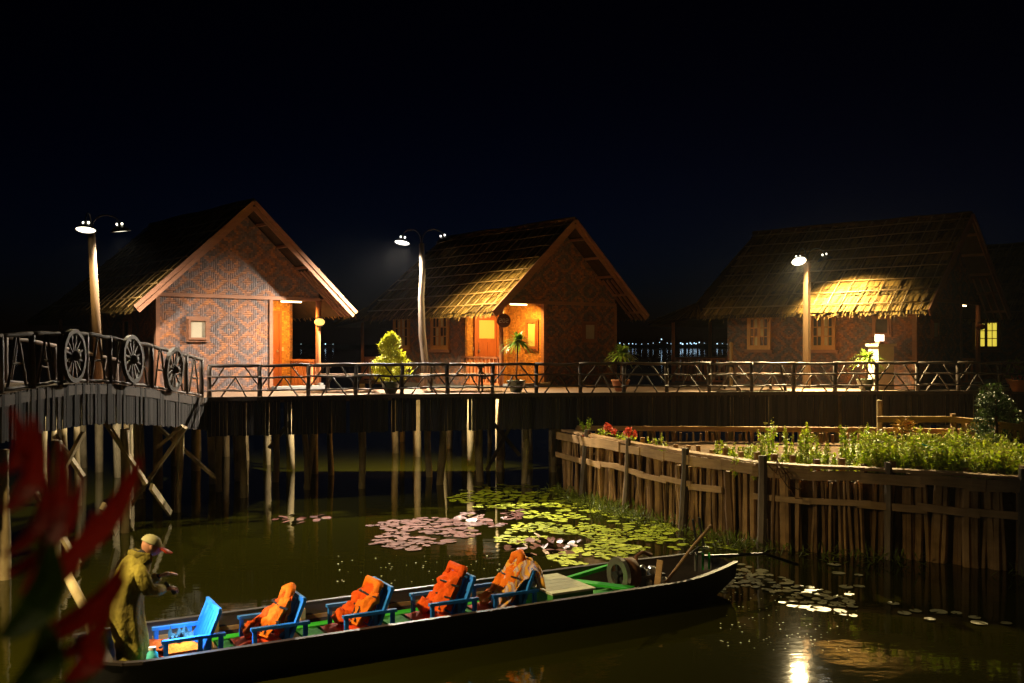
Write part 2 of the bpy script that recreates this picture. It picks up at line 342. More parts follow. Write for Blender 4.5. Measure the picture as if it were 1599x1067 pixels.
def pile(parent, base, top, r=.085, mat='pile', bend=.04):
    base = V(base); top = V(top); mb = MB(); mb.rnd = R(); pts = []; n_ = 7
    ph = R() * 9
    for i in range(n_ + 1):
        k = i / n_; p = base.lerp(top, k); p.x += bend * sin(ph + 4 * k) * min(1, 2 * (1 - k)); p.y += bend * cos(ph + 3 * k) * .6; pts.append(p)
    mb.tube(pts, [r * (1.08 - .16 * i / n_) * U(.94, 1.06) for i in range(n_ + 1)], 9)
    return mb.build('pile', M[mat], parent, True, smooth=True)
walk_piles = [(480,765,472),(478,762,492),(562,763,565),(687,757,692),(820,755,822),(777,737,784),(427,753,432),(670,745,668),(749,752,750),(370,748,366),(345,768,342),(330,756,330),(515,742,516),(866,737,867),(626,690,628),(764,692,763),(905,735,905),(1120,735,1120),(1310,735,1310)]
for px, py, tx in walk_piles:
    p = onz(px, py); q = p + V(((tx - px) / FPX * p.y, 0, ZD - .13)); p.z = -.6; pile(board, p, q, U(.075, .10), 'pile')
for x, y in ((-6.4, 23.6), (-8.8, 23.4), (12, 27.2), (15, 27.5), (9, 28.6), (4, 28.4)): pile(board, (x, y, -.6), (x, y, ZD - .13), .09)
for a, b_ in (((800,660),(760,735)), ((770,660),(812,712)), ((452,660),(420,700))):
    p, q = at(*a, 27.3), at(*b_, 27.3); mb = MB(); mb.beam(p, q, .05, .10); mb.build('cross_brace', M['postdark'], board, True)

bz = [(22.75, 2.40), (21.5, 2.55), (20, 2.74), (18.6, 2.88), (17.4, 2.95), (16.2, 2.93), (15, 2.86), (13, 2.6), (11, 2.4), (8.5, 2.2), (5, 2.2)]
def bx(Y): return -6.95 - (22.75 - Y) * .105
BW = 2.1
bridge = thing('arched_footbridge', 'arched timber footbridge with grey boarded side on crossed stilts', 'footbridge', (-8.5, 17, 0))
mb = MB()
for (y0, z0), (y1, z1) in zip(bz, bz[1:]):
    N = 6
    for k in range(N):
        ya, yb = y0 + (y1 - y0) * k / N, y0 + (y1 - y0) * (k + 1) / N; za, zb = z0 + (z1 - z0) * k / N, z0 + (z1 - z0) * (k + 1) / N
        mb.rnd = R(); e_ = (yb - ya) * .04
        mb.beam((bx((ya + yb) / 2), (ya + yb) / 2, (za + zb) / 2 - .03), (bx((ya + yb) / 2) - BW, (ya + yb) / 2, (za + zb) / 2 - .03), abs(yb - ya) * .95, .06)
mb.build('deck_boarding', M['deck'], bridge, True, kind='stuff')
fine = []
for (y0, z0), (y1, z1) in zip(bz, bz[1:]):
    for k in range(4): fine.append((bx(y0 + (y1 - y0) * k / 4), y0 + (y1 - y0) * k / 4, z0 + (z1 - z0) * k / 4))
rev = list(reversed(fine))
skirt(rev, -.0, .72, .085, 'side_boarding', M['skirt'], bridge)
for side in (0, 1):
    mb = MB()
    for a, b_ in zip(fine, fine[1:]): mb.beam((a[0] - side * BW + (.0 if side else .0), a[1], a[2] - .11), (b_[0] - side * BW, b_[1], b_[2] - .11), .08, .16)
    mb.build('side_beam', M['log'], bridge, True)
def bpile(px, py, tx=None, r=.085, br='pile'):
    p = onz(px, py); Y = p.y; zt = 2.0; p.x = min(p.x, bx(Y) - .14)
    q = p + V((((tx or px) - px) / FPX * Y, 0, zt)); p.z = -.6; pile(bridge, p, q, r, br, .03)
for a in ((153,873,155,.095),(236,832,237,.095),(296,800,300,.075),(78,905,82,.10),(100,800,100,.06),(120,790,121,.07),(196,770,198,.07),(205,757,206,.06),(222,768,222,.05),(280,735,280,.06),(70,790,70,.07),(84,790,84,.06)): bpile(*a)
for (a, b_, Ya, Yb) in (((165,660),(228,755),18.9,19.4),((290,668),(195,803),20.4,20.8),((236,760),(266,802),19.3,20.7),((130,675),(55,815),17.6,17.4),((85,680),(130,745),17.6,17.8),((160,790),(181,832),17,18.3),((55,770),(75,800),17.2,17.3),((98,840),(122,880),16.0,15.9),((245,700),(285,665),21.2,21.2),((245,665),(335,745),21.6,22)):
    p, q = at(*a, Ya), at(*b_, Yb); mb = MB(); mb.rnd = R(); mb.beam(p, q, .06, .13, (0, 1, 0)); mb.build('cross_brace', M['pile'], bridge, True)

# ------------------------------------------------------------------ railings
def stick(mb, a, b_, r, wob=.012, n_=4, sides=6):
    a = V(a); b_ = V(b_); pts = []
    for i in range(n_ + 1):
        p = a.lerp(b_, i / n_)
        if 0 < i < n_: p += V((U(-wob, wob), U(-wob, wob), U(-wob, wob)))
        pts.append(p)
    mb.rnd = R(); mb.tube(pts, [r * U(.88, 1.12) for _ in pts], sides); return mb
rail = thing('log_railing', 'low dark log railing with slanted braces along the boardwalk edge', 'railing', (4, 25, ZD))
P = resample([(x, y + .12, ZD) for x, y in front], 1.12)
P = P[:-1] if (P[-1] - P[-2]).length < .5 else P
RH = .73
for i, p in enumerate(P):
    h_ = RH - (.0 if i % 3 else .0) + U(-.02, .03); stick(MB(), (p.x, p.y, p.z), (p.x + U(-.02, .02), p.y, p.z + h_), .055, .008).build('post', M['log'], rail, True, smooth=True)
for a, b_ in zip(P, P[1:]):
    d = b_ - a
    def L(k, z, off=0.0): q = a + d * k; return (q.x, q.y - off, q.z + z)
    for z, r, off, nm in ((RH + .01, .042, 0, 'top_rail'), (.47, .026, .05, 'middle_rail'), (.17, .024, .05, 'lower_rail')):
        stick(MB(), L(-.03, z + U(-.015, .015), off), L(1.03, z + U(-.015, .015), off), r, .014).build(nm, M['log'], rail, True, smooth=True)
    for (k0, z0, k1, z1) in ((.03, .24, .32, RH - .01), (.97, .24, .66, RH - .01), (.5, .47, .22, 0), (.5, .47, .77, 0)):
        k0 += U(-.03, .03); k1 += U(-.05, .05)
        stick(MB(), L(k0, z0, -.03), L(k1, z1, -.03), .020, .01).build('brace', M['barklog'] if R() < .3 else M['log'], rail, True, smooth=True)
def bridge_rail(side, label):
    rl = thing('bridge_railing', label, 'railing', (-8, 17, 2.8))
    ys = [22.6 - .82 * i for i in range(14)]
    def zz(Y):
        for (y0, z0), (y1, z1) in zip(bz, bz[1:]):
            if y1 <= Y <= y0: return z0 + (z1 - z0) * (y0 - Y) / (y0 - y1)
        return bz[0][1]
    pts = [V((bx(Y) - side * BW + (-.08 if not side else .08), Y, zz(Y))) for Y in ys]
    for p in pts:
        stick(MB(), p, (p.x, p.y, p.z + .86), .052, .008).build('post', M['log'], rl, True, smooth=True)
    for a, b_ in zip(pts, pts[1:]):
        d = b_ - a
        def L(k, z): q = a + d * k; return (q.x, q.y, q.z + z)
        stick(MB(), L(-.04, .87), L(1.04, .87), .04, .012).build('top_rail', M['barklog'], rl, True, smooth=True)
        for (k0, z0, k1, z1) in ((.46, .85, .2, .04), (.54, .85, .8, .04), (.34, .42, .67, .42)):
            stick(MB(), L(k0, z0), L(k1, z1), .021, .008).build('brace', M['barklog'], rl, True, smooth=True)
        stick(MB(), L(0, .05), L(1, .05), .03, .01).build('lower_rail', M['log'], rl, True, smooth=True)
    return pts
near_pts = bridge_rail(0, 'railing of A-shaped sticks on the footbridge side that carries the cartwheels')
bridge_rail(1, 'railing on the far side of the arched footbridge behind the cartwheels')
def cartwheel(px, cy, Y, r, label):
    c = V((bx(Y) + .10, Y, HCAM - (cy - HY) / FPX * Y)); o = thing('cartwheel', label, 'cartwheel', c, group='wooden cartwheels on the footbridge railing')
    o.rotation_euler = (0, radians(U(-4, 4)), radians(U(-3, 3)) )
    mb = MB(); N = 28
    for k in range(N):
        mb.rnd = R(); a, b_ = 2 * pi * k / N, 2 * pi * (k + 1) / N
        for (r0, r1, x0, x1) in ((r - .075, r, -.035, .035),):
            q = [(x, rr * cos(t_), rr * sin(t_)) for t_ in (a, b_) for rr in (r0, r1) for x in (x0, x1)]
            n0 = len(mb.v); mb.v += q
            for f_ in ((0,1,5,4),(2,6,7,3),(0,4,6,2),(1,3,7,5)): mb.face([n0 + i for i in f_])
    mb.build('rim', M['wheel'], o)
    MB().tube([(-.09, 0, 0), (-.05, 0, 0), (.05, 0, 0), (.11, 0, 0)], [.06, .085, .085, .05], 12).build('hub', M['wheel'], o, smooth=True)
    for k in range(12):
        a = 2 * pi * (k + .5) / 12; mb = MB(); mb.rnd = R(); mb.beam((0, .07 * cos(a), .07 * sin(a)), (0, (r - .06) * cos(a), (r - .06) * sin(a)), .034, .026, (1, 0, 0)); mb.build('spoke', M['wheel'], o)
cartwheel(207, 561, 19.0, .46, 'middle cartwheel of three on the bridge railing, lit from behind')
cartwheel(277, 577, 20.8, .46, 'cartwheel nearest the bungalow, at the low end of the bridge railing')
cartwheel(110, 556, 16.95, .46, 'dark cartwheel at the crest of the bridge, farthest from the bungalows')

# ------------------------------------------------------------------ bungalows
W, EW, HE, HR, OF, LR, LL, HL, HB = 2.28, 3.06, 2.11, 4.92, .64, 6.36, 8.55, 1.91, 2.49
BU, BV, BZ = 2.58, 6.95, 2.55
def thatch(roof, A, B, C, D, rows, name='thatch_course', step=.042):
    """courses of straw on the quad A-B (eave) to D-C (top)"""
    A, B, C, D = map(V, (A, B, C, D)); nrm = (B - A).cross(D - A).normalized()
    if nrm.z < 0: nrm = -nrm
    for r in range(rows):
        t0 = r / rows; mb = MB(); a = A.lerp(D, t0); b_ = B.lerp(C, t0); L = (b_ - a).length
        t1 = min(1, (r + 1.9) / rows); c = B.lerp(C, t1); d = A.lerp(D, t1); k = max(3, int(L / step))
        for i in range(k):
            f0 = (i + U(-.2, .2)) / k; f1 = f0 + 1.55 / k; mb.rnd = R(); j = U(-.35, .12) / rows if r else U(-.34, .04) / rows * 1.5
            sk = U(-.9, .9) / k
            p0 = a.lerp(b_, f0 + sk) + (d - a) * j * .5 ; p1 = a.lerp(b_, f1 + sk) + (d - a) * j * .5
            q0 = d.lerp(c, min(max(f0, 0), 1)); q1 = d.lerp(c, min(max(f1, 0), 1)); up = U(.035, .085)
            mb.poly([p0 + nrm * up, p1 + nrm * (up - .01), q1 + nrm * .012, q0 + nrm * .012])
        mb.build(name, M['thatch'], roof)
def battens(roof, A, B, C, D, rows, cols_, slip=.035):
    A, B, C, D = map(V, (A, B, C, D)); nrm = (B - A).cross(D - A).normalized()
    if nrm.z < 0: nrm = -nrm
    for r in range(rows):
        t_ = (r + .55) / rows; a = A.lerp(D, t_) + nrm * .10; b_ = B.lerp(C, t_) + nrm * .10
        stick(MB(), a + V((0, 0, U(-.02, .02))), b_ + V((0, 0, U(-.02, .02))), .019, .012, 8, 5).build('batten', M['batten'], roof, smooth=True)
    for c in range(cols_):
        f = (c + .5 + U(-.12, .12)) / cols_; a = A.lerp(B, f) + nrm * .09; b_ = D.lerp(C, min(1, f + U(-.01, .01))) + nrm * .09
        stick(MB(), a + (a - b_) * U(.0, .02), b_, .017, .012, 6, 5).build('batten', M['batten'], roof, smooth=True)
def window(h, v0, v1, z0, z1, leaves=2, lit=None, x=None):
    """casement on the left side wall: frame, stiles, glazing bars, panes"""
    x = -W if x is None else x; s = -1
    wn_ = MB(); fw = .06
    for a, b_ in (((v0, z0), (v1, z0 + fw)), ((v0, z1 - fw), (v1, z1)), ((v0, z0 + fw), (v0 + fw, z1 - fw)), ((v1 - fw, z0 + fw), (v1, z1 - fw))):
        wn_.box((x - .105, a[0], a[1]), (x - .03, b_[0], b_[1]))
    f = wn_.build('window_frame', M['window'], h)
    mb = MB(); mb.box((x - .115, v0 - .08, z0 - .09), (x - .03, v1 + .08, z0 - .003)); mb.build('sill', M['frame'], f)
    wl_ = (v1 - v0 - 2 * fw) / leaves
    for k in range(leaves):
        a = v0 + fw + k * wl_; b_ = a + wl_; st = .05
        mb = MB()
        mb.box((x - .09, a, z0 + fw), (x - .045, a + st, z1 - fw)); mb.box((x - .09, b_ - st, z0 + fw), (x - .045, b_, z1 - fw))
        mb.box((x - .09, a + st, z0 + fw), (x - .045, b_ - st, z0 + fw + .07)); mb.box((x - .09, a + st, z1 - fw - .05), (x - .045, b_ - st, z1 - fw))
        mb.build('sash', M['window'], f)
        pz0, pz1 = z0 + fw + .07, z1 - fw - .05; pa, pb = a + st, b_ - st; mid = (pa + pb) / 2
        bar = MB(); bar.box((x - .085, mid - .012, pz0), (x - .05, mid + .012, pz1)); hh = (pz1 - pz0) / 3
        for q in (1, 2):
            bar.box((x - .084, pa, pz0 + q * hh - .014), (x - .051, mid - .012, pz0 + q * hh + .014)); bar.box((x - .084, mid + .012, pz0 + q * hh - .014), (x - .051, pb, pz0 + q * hh + .014))
        bar.build('glazing_bar', M['window'], f)
        for q in range(3):
            for (ya, yb) in ((pa, mid - .012), (mid + .012, pb)):
                pm = MB(); pm.rnd = R(); pm.box((x - .068, ya, pz0 + q * hh + (.014 if q else 0)), (x - .06, yb, pz0 + (q + 1) * hh - (.014 if q < 2 else 0)))
                pm.build('pane', M['litpane'] if lit else (M['drape'] if (ya == pa) == (k == 1) and R() < .75 else M['glass']), f)
def small_window(h, face, c, z0, z1, hw, mat, fmat='frame', pane_in=.11, wall=None):
    """small framed hatch; face 'x' on a wall across, 'y' on a wall along"""
    mb = MB(); wall = 0 if wall is None else wall
    def bxx(lo, hi, d0, d1, m):
        if face == 'x': m.box((lo[0], wall - d1, lo[1]), (hi[0], wall - d0, hi[1]))
        else: m.box((wall - d1, lo[0], lo[1]), (wall - d0, hi[0], hi[1]))
    for k, (d, dep) in enumerate(((0, .055), (.055, .085))):
        a, b_, e_, g = c - hw + d, c + hw - d, z0 + d, z1 - d; fw = .055
        for lo, hi in (((a, e_), (b_, e_ + fw)), ((a, g - fw), (b_, g)), ((a, e_ + fw), (a + fw, g - fw)), ((b_ - fw, e_ + fw), (b_, g - fw))): bxx(lo, hi, .02, dep, mb)
    f = mb.build('small_window_frame', M[fmat], h)
    pm = MB(); bxx((c - hw + pane_in, z0 + pane_in), (c + hw - pane_in, z1 - pane_in), .03, .045, pm); pm.build('pane', mat, f)
def rail_run(h, a, b_, z0, z1, n_, mat='porch'):
    a = V(a); b_ = V(b_); rr = MB()
    rr.beam((a.x, a.y, z1), (b_.x, b_.y, z1), .09, .055); rr.beam((a.x, a.y, z0 + .08), (b_.x, b_.y, z0 + .08), .05, .05)
    r = rr.build('porch_rail', M[mat], h)
    for i in range(n_):
        p = a.lerp(b_, (i + .5) / n_); mb = MB(); mb.rnd = R(); mb.box((p.x - .028, p.y - .028, z0 + .106), (p.x + .028, p.y + .028, z1 - .029)); mb.build('baluster', M[mat], r)
def bungalow(label, loc, ang, rec, wins, smalls=(), lit=(), porch_light=0, rdep=1.6, ru=.82, batt=True):
    h = thing('bungalow', label, 'bungalow', (loc[0], loc[1], ZD), ang, 'thatched bungalows on stilts')
    T = .08; z0 = .0
    MB().box((-W + .01, .01, -.14), (W - .01, 6.0, z0 - .003)).build('floor_slab', M['concrete'], h)
    MB().box((-W + .02, 6.06, -.12), (W - .02, 8.3, z0 - .02)).build('back_porch_floor', M['deck'], h)
    # walls
    fu0, fu1 = (-W, ru) if rec == 'R' else ((-ru + .17, W) if rec == 'L' else (-W, W))
    MB().box((fu0, 0, z0), (fu1, T, HB - .05)).build('front_wall', M['weave_x'], h)
    g = MB(); zw = HR - (HR - HE) * W / EW - .12
    pr = [(-W, HB + .05), (W, HB + .05), (W, zw), (0, HR - .16), (-W, zw)]
    g.poly([(u, 0, z) for u, z in pr]); g.poly([(u, T, z) for u, z in reversed(pr)]); g.build('gable_wall', M['weave_x'], h)
    MB().box((-W - .03, -.035, HB - .048), (W + .03, T + .02, HB + .048)).build('tie_beam', M['frame'], h)
    for u in (fu0, fu1):
        MB().box((u - .05, -.03, z0), (u + .05, T + .02, HB - .05)).build('corner_post', M['frame'], h)
    ls = rdep if rec == 'L' else T + .001; rs = rdep if rec == 'R' else T + .001
    MB().box((-W, ls, z0), (-W + T, 6.0, zw)).build('side_wall', M['weave_y'], h)
    MB().box((W - T, rs, z0), (W, 6.0, zw)).build('side_wall', M['weave_y'], h)
    MB().box((-W + T, 5.92, z0), (W - T, 6.0, HB)).build('back_wall', M['weave_x'], h)
    if rec:
        s = 1 if rec == 'R' else -1; ue = ru if rec == 'R' else -ru + .17
        lo, hi = sorted((ue, s * W)); MB().box((lo, rdep, z0), (hi, rdep + T, HB)).build('porch_back_wall', M['gold_x'], h)
        lo, hi = sorted((ue - s * T, ue)); MB().box((lo, T + .022, z0), (hi, rdep - .001, HB - .002)).build('porch_side_wall', M['gold_y'], h)
        lo, hi = sorted((ue, s * (W + .3))); MB().box((lo, T + .03, HB + .003), (hi, rdep, HB + .03)).build('porch_ceiling', M['frame'], h)
        lo, hi = sorted((ue, s * W)); MB().box((lo, -.35, .004), (hi, -.045, .10)).build('step', M['concrete'], h)
        pp = MB(); pp.tube([(s * W, -.0, z0), (s * (W - .01), 0, 1.2), (s * W, 0, HB - .05)], [.075, .07, .075], 10); pp.build('porch_post', M['porch'], h, smooth=True)
        if rec == 'R':
            rail_run(h, (W - .03, .1), (W - .03, rdep), z0, .78, 9); MB().box((W - .12, -.30, .104), (W - .02, -.15, .16)).build('rail_foot', M['concrete'], h)
        else:
            rail_run(h, (-W + .03, .1), (-W + .03, rdep), z0, .85, 9)
        # door on the porch back wall
        dc = ue + s * .62 if rec == 'R' else -W + .78
        d = MB(); d.box((dc - .38, rdep - .05, z0), (dc + .38, rdep - .002, 2.12)); dr = d.build('door', M['door'], h)
        fr = MB()
        for lo, hi in (((dc - .46, z0), (dc - .383, 2.2)), ((dc + .383, z0), (dc + .46, 2.2)), ((dc - .383, 2.123), (dc + .383, 2.2))): fr.box((lo[0], rdep - .07, lo[1]), (hi[0], rdep - .003, hi[1]))
        fr.build('door_frame', M['door'], dr)
        for (a, b_, e_, g_) in ((-.3, -.03, .25, .75), (.03, .3, .25, .75), (-.3, -.03, .85, 1.3), (.03, .3, .85, 1.3)):
            MB().box((dc + a, rdep - .064, e_), (dc + b_, rdep - .051, g_)).build('door_panel', M['door'], dr)
        MB().box((dc - .29, rdep - .062, 1.42), (dc + .29, rdep - .051, 1.98)).build('door_pane', M['doorpane'] if rec == 'L' else M['door'], dr)
        MB().ball((dc + s * .31, rdep - .09, 1.05), .035, 8, 6).build('door_knob', M['steel'], dr, smooth=True)
        MB().box((s * 1.92 - .07, rdep - .02, 1.05), (s * 1.92 + .07, rdep - .002, 1.16)).build('switch_plate', M['curtain'], h)
        if rec == 'L': small_window(h, 'y', .55, 1.05, 2.0, .3, M['doorpane'], 'door', .13, ue - .0)
        tb = thing('fluorescent_lamp', ('slim fluorescent tube under the porch beam of the ' + porch_light[1]), 'lamp')
        wu = (ue + s * W) / 2
        tb.parent = None; Mh = Matrix.Translation((loc[0], loc[1], ZD)) @ Matrix.Rotation(ang, 4, 'Z')
        tb.location = Mh @ V((wu, .22, HB - .075)); tb.rotation_euler = (0, 0, ang)
        MB().box((-.34, -.03, .02), (.34, .03, .068)).build('fitting', M['ink'], tb)
        MB().tube([(-.31, 0, 0), (.31, 0, 0)], .019, 8).build('glowing_tube', M['tube'], tb, smooth=True)
        ld = bpy.data.lights.new('porch_light', 'AREA'); ld.shape = 'RECTANGLE'; ld.size = .6; ld.size_y = .05; ld.energy = porch_light[0]; ld.color = (1, .50, .10)
        lo_ = bpy.data.objects.new('porch_light', ld); col.objects.link(lo_); lo_.parent = tb; lo_.location = (0, 0, -.045); lo_.rotation_euler = (radians(18), 0, 0)
    for (v, wd, za, zb) in wins: window(h, v - wd / 2, v + wd / 2, za, zb, 2, (v in lit))
    for face, c, za, zb, hw, mt, wall in smalls: small_window(h, face, c, za, zb, hw, M[mt], 'frame', .10, wall)
    # roof
    rf = MB()
    def sheet(*pts):
        rf.poly([V(p) for p in pts]); rf.poly([V(p) - V((0, 0, .07)) for p in reversed(pts)])
    for s in (-1, 1):
        sheet((s*EW, -OF, HE), (s*EW, 6.5, HE), (s*BU, BV, BZ), (0, LR, HR), (0, -OF, HR))
        sheet((s*EW, 6.5, HE), (s*EW, LL, HL), (s*BU, BV, BZ))
    sheet((-BU, BV, BZ), (BU, BV, BZ), (0, LR, HR)); sheet((-EW, LL, HL), (EW, LL, HL), (BU, BV, BZ), (-BU, BV, BZ))
    roof = rf.build('roof', M['under'], h)
    for s in (-1, 1):
        A, B, C, D = (s*EW, -OF, HE), (s*EW, 6.5, HE), (0, LR, HR), (0, -OF, HR)
        thatch(roof, A, B, C, D, 12 if s < 0 else 9); battens(roof, A, B, C, D, 8 if s < 0 else 4, 16 if s < 0 else 6)
        thatch(roof, (s*EW, 6.4, HE), (s*EW, LL, HL), (s*BU, BV + .05, BZ), (s*BU, BV - .05, BZ), 2)
    for s in (-1, 1):
        fr_ = MB(); v = -OF - .03
        while v < 6.5:
            v += U(.012, .05); L_ = U(.06, .2) * (1.3 if R() < .15 else 1); wd = U(.012, .035); fr_.rnd = R(); dv = U(-.06, .06); o_ = U(.0, .07); z_ = HE + U(.02, .08)
            fr_.poly([(s * (EW - .06), v, z_ + .05), (s * (EW - .06), v + wd, z_ + .05), (s * (EW + o_ + .05), v + wd + dv, z_ - L_), (s * (EW + o_ + .05), v + dv, z_ - L_)])
        fr_.build('eave_fringe', M['thatch'], roof, kind='stuff')
    thatch(roof, (-BU, BV, BZ), (BU, BV, BZ), (.02, LR, HR), (-.02, LR, HR), 7); thatch(roof, (-EW, LL, HL), (EW, LL, HL), (BU, BV, BZ), (-BU, BV, BZ), 5)
    stick(MB(), (0, -OF, HR + .06), (0, LR + .1, HR + .06), .07, .02, 8, 8).build('ridge_roll', M['thatch'], roof, smooth=True)
    for s in (-1, 1):
        d = V((s * EW, 0, HE)) - V((0, 0, HR)); up = V((0, 0, 1)); dn = d.normalized()
        e_ = V((s * (EW + .06), -OF - .035, HE - .04)); p_ = V((0, -OF - .035, HR + .02))
        MB().beam(p_, e_, .045, .15, (0, 1, 0)).v
        m1 = MB(); 
        nrm = V((-dn.z * 1.0, 0, dn.x)) ; nrm = nrm if nrm.z > 0 else -nrm
        for k, (o_, wd_, yy) in enumerate(((.02, .10, -OF - .04), (-.095, .11, -OF - .015))):
            a = V((0, yy, HR)) + nrm * o_; b_ = V((s * (EW + .02), yy, HE)) + nrm * o_
            if k: a = a.lerp(b_, .02)
            n0 = len(m1.v)
            for p in (a, b_):
                for (i, j) in ((-1, -1), (1, -1), (1, 1), (-1, 1)): m1.v.append(tuple(p + nrm * (i * wd_ / 2) + V((0, j * .02, 0))))
            for q in ((0,1,2,3),(7,6,5,4),(0,4,5,1),(1,5,6,2),(2,6,7,3),(3,7,4,0)): m1.face([n0 + i for i in q])
        m1.build('barge_board', M['barge'], roof)
        for k in range(5):
            f = (k + .7) / 5.2; p = V((0, 0, HR)).lerp(V((s * EW, 0, HE)), f) - V((0, 0, .13))
            MB().beam((p.x, -OF + .02, p.z), (p.x, .0, p.z), .07, .07).build('purlin_end', M['frame'], roof)
        if s > 0:
            for k in range(3):
                a = V((0, -OF + .18 + k * .2, HR - .14)).lerp(V((s * EW, -OF + .18 + k * .2, HE - .14)), .55); b_ = V((s * EW * .98, -OF + .18 + k * .2, HE - .08))
                MB().beam(a, b_, .045, .06).build('rafter', M['frame'], roof)
    # back porch
    for u in (-W + .1, 0, W - .1):
        MB().tube([(u, 8.15, 0), (u, 8.15, HL + .12)], .055, 8).build('back_porch_post', M['porch'], h, smooth=True)
    rail_run(h, (-W + .1, 8.15), (W - .1, 8.15), -.02, .78, 20); rail_run(h, (-W + .1, 6.1), (-W + .1, 8.0), -.02, .78, 11); rail_run(h, (W - .1, 6.1), (W - .1, 8.0), -.02, .78, 8)
    # stilts
    for u in (-W + .05, 0, W - .05):
        for v in (.15, 1.55, 3.0, 4.5, 5.9, 8.1):
            mb = MB(); mb.rnd = R(); pts = [(u + U(-.04, .04), v + U(-.04, .04), -ZD - .5), (u + U(-.02, .02), v, -1.2), (u, v, -.145)]
            mb.tube(pts, [.125, .115, .105], 9); mb.build('stilt', M['pile'], h, smooth=True)
    return h
bungalow('bungalow beside the footbridge with its lit woven gable wall facing the water', (-7.15, 26.42), radians(40.8), 'R',
         [(4.35, .85, 1.05, 2.1)], [('x', -1.25, 1.30, 1.95, .31, 'curtain', 0), ('y', 2.0, 1.1, 1.95, .3, 'glass', -W)], porch_light=(150, 'bungalow beside the footbridge'), rdep=1.5, ru=.82)
bungalow('middle bungalow numbered 202 with gridded thatch and golden corner porch', (1.48, 30.17), radians(38.35), 'L',
         [(3.05, .95, 1.08, 2.17), (5.3, .95, 1.08, 2.17)], [('x', 1.15, 1.30, 1.95, .31, 'curtain', 0)], porch_light=(140, 'middle bungalow'), rdep=1.8, ru=.82)
bungalow('dark bungalow behind the garden with only a patch of its thatch lit', (12.68, 28.89), radians(45.25), 'R',
         [(2.72, .8, 1.08, 2.12), (4.83, .8, 1.08, 2.12)], [('y', .95, 1.45, 2.05, .28, 'glass', -W), ('x', -1.1, 1.35, 1.95, .28, 'curtain', 0)], porch_light=(.25, 'dark bungalow behind the garden'), rdep=1.5, ru=.9)
bungalow('unlit farther bungalow with one glowing yellow window, partly hidden at the edge', (20.0, 36.0), radians(45), None,
         [(1.9, .95, 1.05, 2.12)], lit=(1.9,))
# round lantern on the first porch post; number sign on the second
hM = Matrix.Translation((-7.15, 26.42, ZD)) @ Matrix.Rotation(radians(40.8), 4, 'Z')
c = hM @ V((W, -.06, 1.86)); ln = thing('round_lantern', 'flat round yellow lantern on the porch post beside the footbridge bungalow door', 'lantern', c)
MB().lathe([(.03, -.10), (.09, -.085), (.135, -.04), (.145, 0), (.135, .04), (.09, .085), (.03, .10)], 16).build('shade', M['lantern'], ln, smooth=True)
MB().lathe([(.095, .10), (.095, .13), (.03, .14)], 12).build('cap', M['iron'], ln); MB().lathe([(.03, -.13), (.095, -.12), (.095, -.10)], 12).build('base_ring', M['iron'], ln)
hM3 = Matrix.Translation((12.68, 28.89, ZD)) @ Matrix.Rotation(radians(45.25), 4, 'Z')
c = hM3 @ V((W, -.06, 1.78)); ln = thing('round_lantern', 'dim unlit round lantern on the porch post of the dark bungalow', 'lantern', c)
MB().lathe([(.03, -.10), (.09, -.085), (.135, -.04), (.145, 0), (.135, .04), (.09, .085), (.03, .10)], 16).build('shade', M['terracotta'], ln, smooth=True)
MB().lathe([(.095, .10), (.095, .13), (.03, .14)], 12).build('cap', M['iron'], ln)
hM2 = Matrix.Translation((1.48, 30.17, ZD)) @ Matrix.Rotation(radians(38.35), 4, 'Z')
c = hM2 @ V((-W, -.12, 1.92)); sg = thing('number_sign', 'round brown sign reading 202 on the corner porch post', 'sign', c)
MB().lathe([(.001, -.02), (.2, -.02), (.2, .0), (.001, .0)], 20, M=Matrix.Rotation(radians(90), 3, 'X')).build('disc', M['sign'], sg)
lt = MB()
SEG = {'2': ((0, 1, 1, 1), (1, 1, 1, .5), (1, .5, 0, .5), (0, .5, 0, 0), (0, 0, 1, 0)), '0': ((0, 0, 0, 1), (0, 1, 1, 1), (1, 1, 1, 0), (1, 0, 0, 0))}
for k, ch in enumerate('202'):
    for (a, b_, e_, g_) in SEG[ch]:
        x0 = -.125 + k * .095; lt.beam((x0 + a * .06 - .006 * (a > e_) + .006 * (a < e_) * 0, -.027, -.05 + b_ * .1), (x0 + e_ * .06, -.027, -.05 + g_ * .1), .008, .018, (0, 1, .001))
lt.build('lettering', M['ink'], sg)

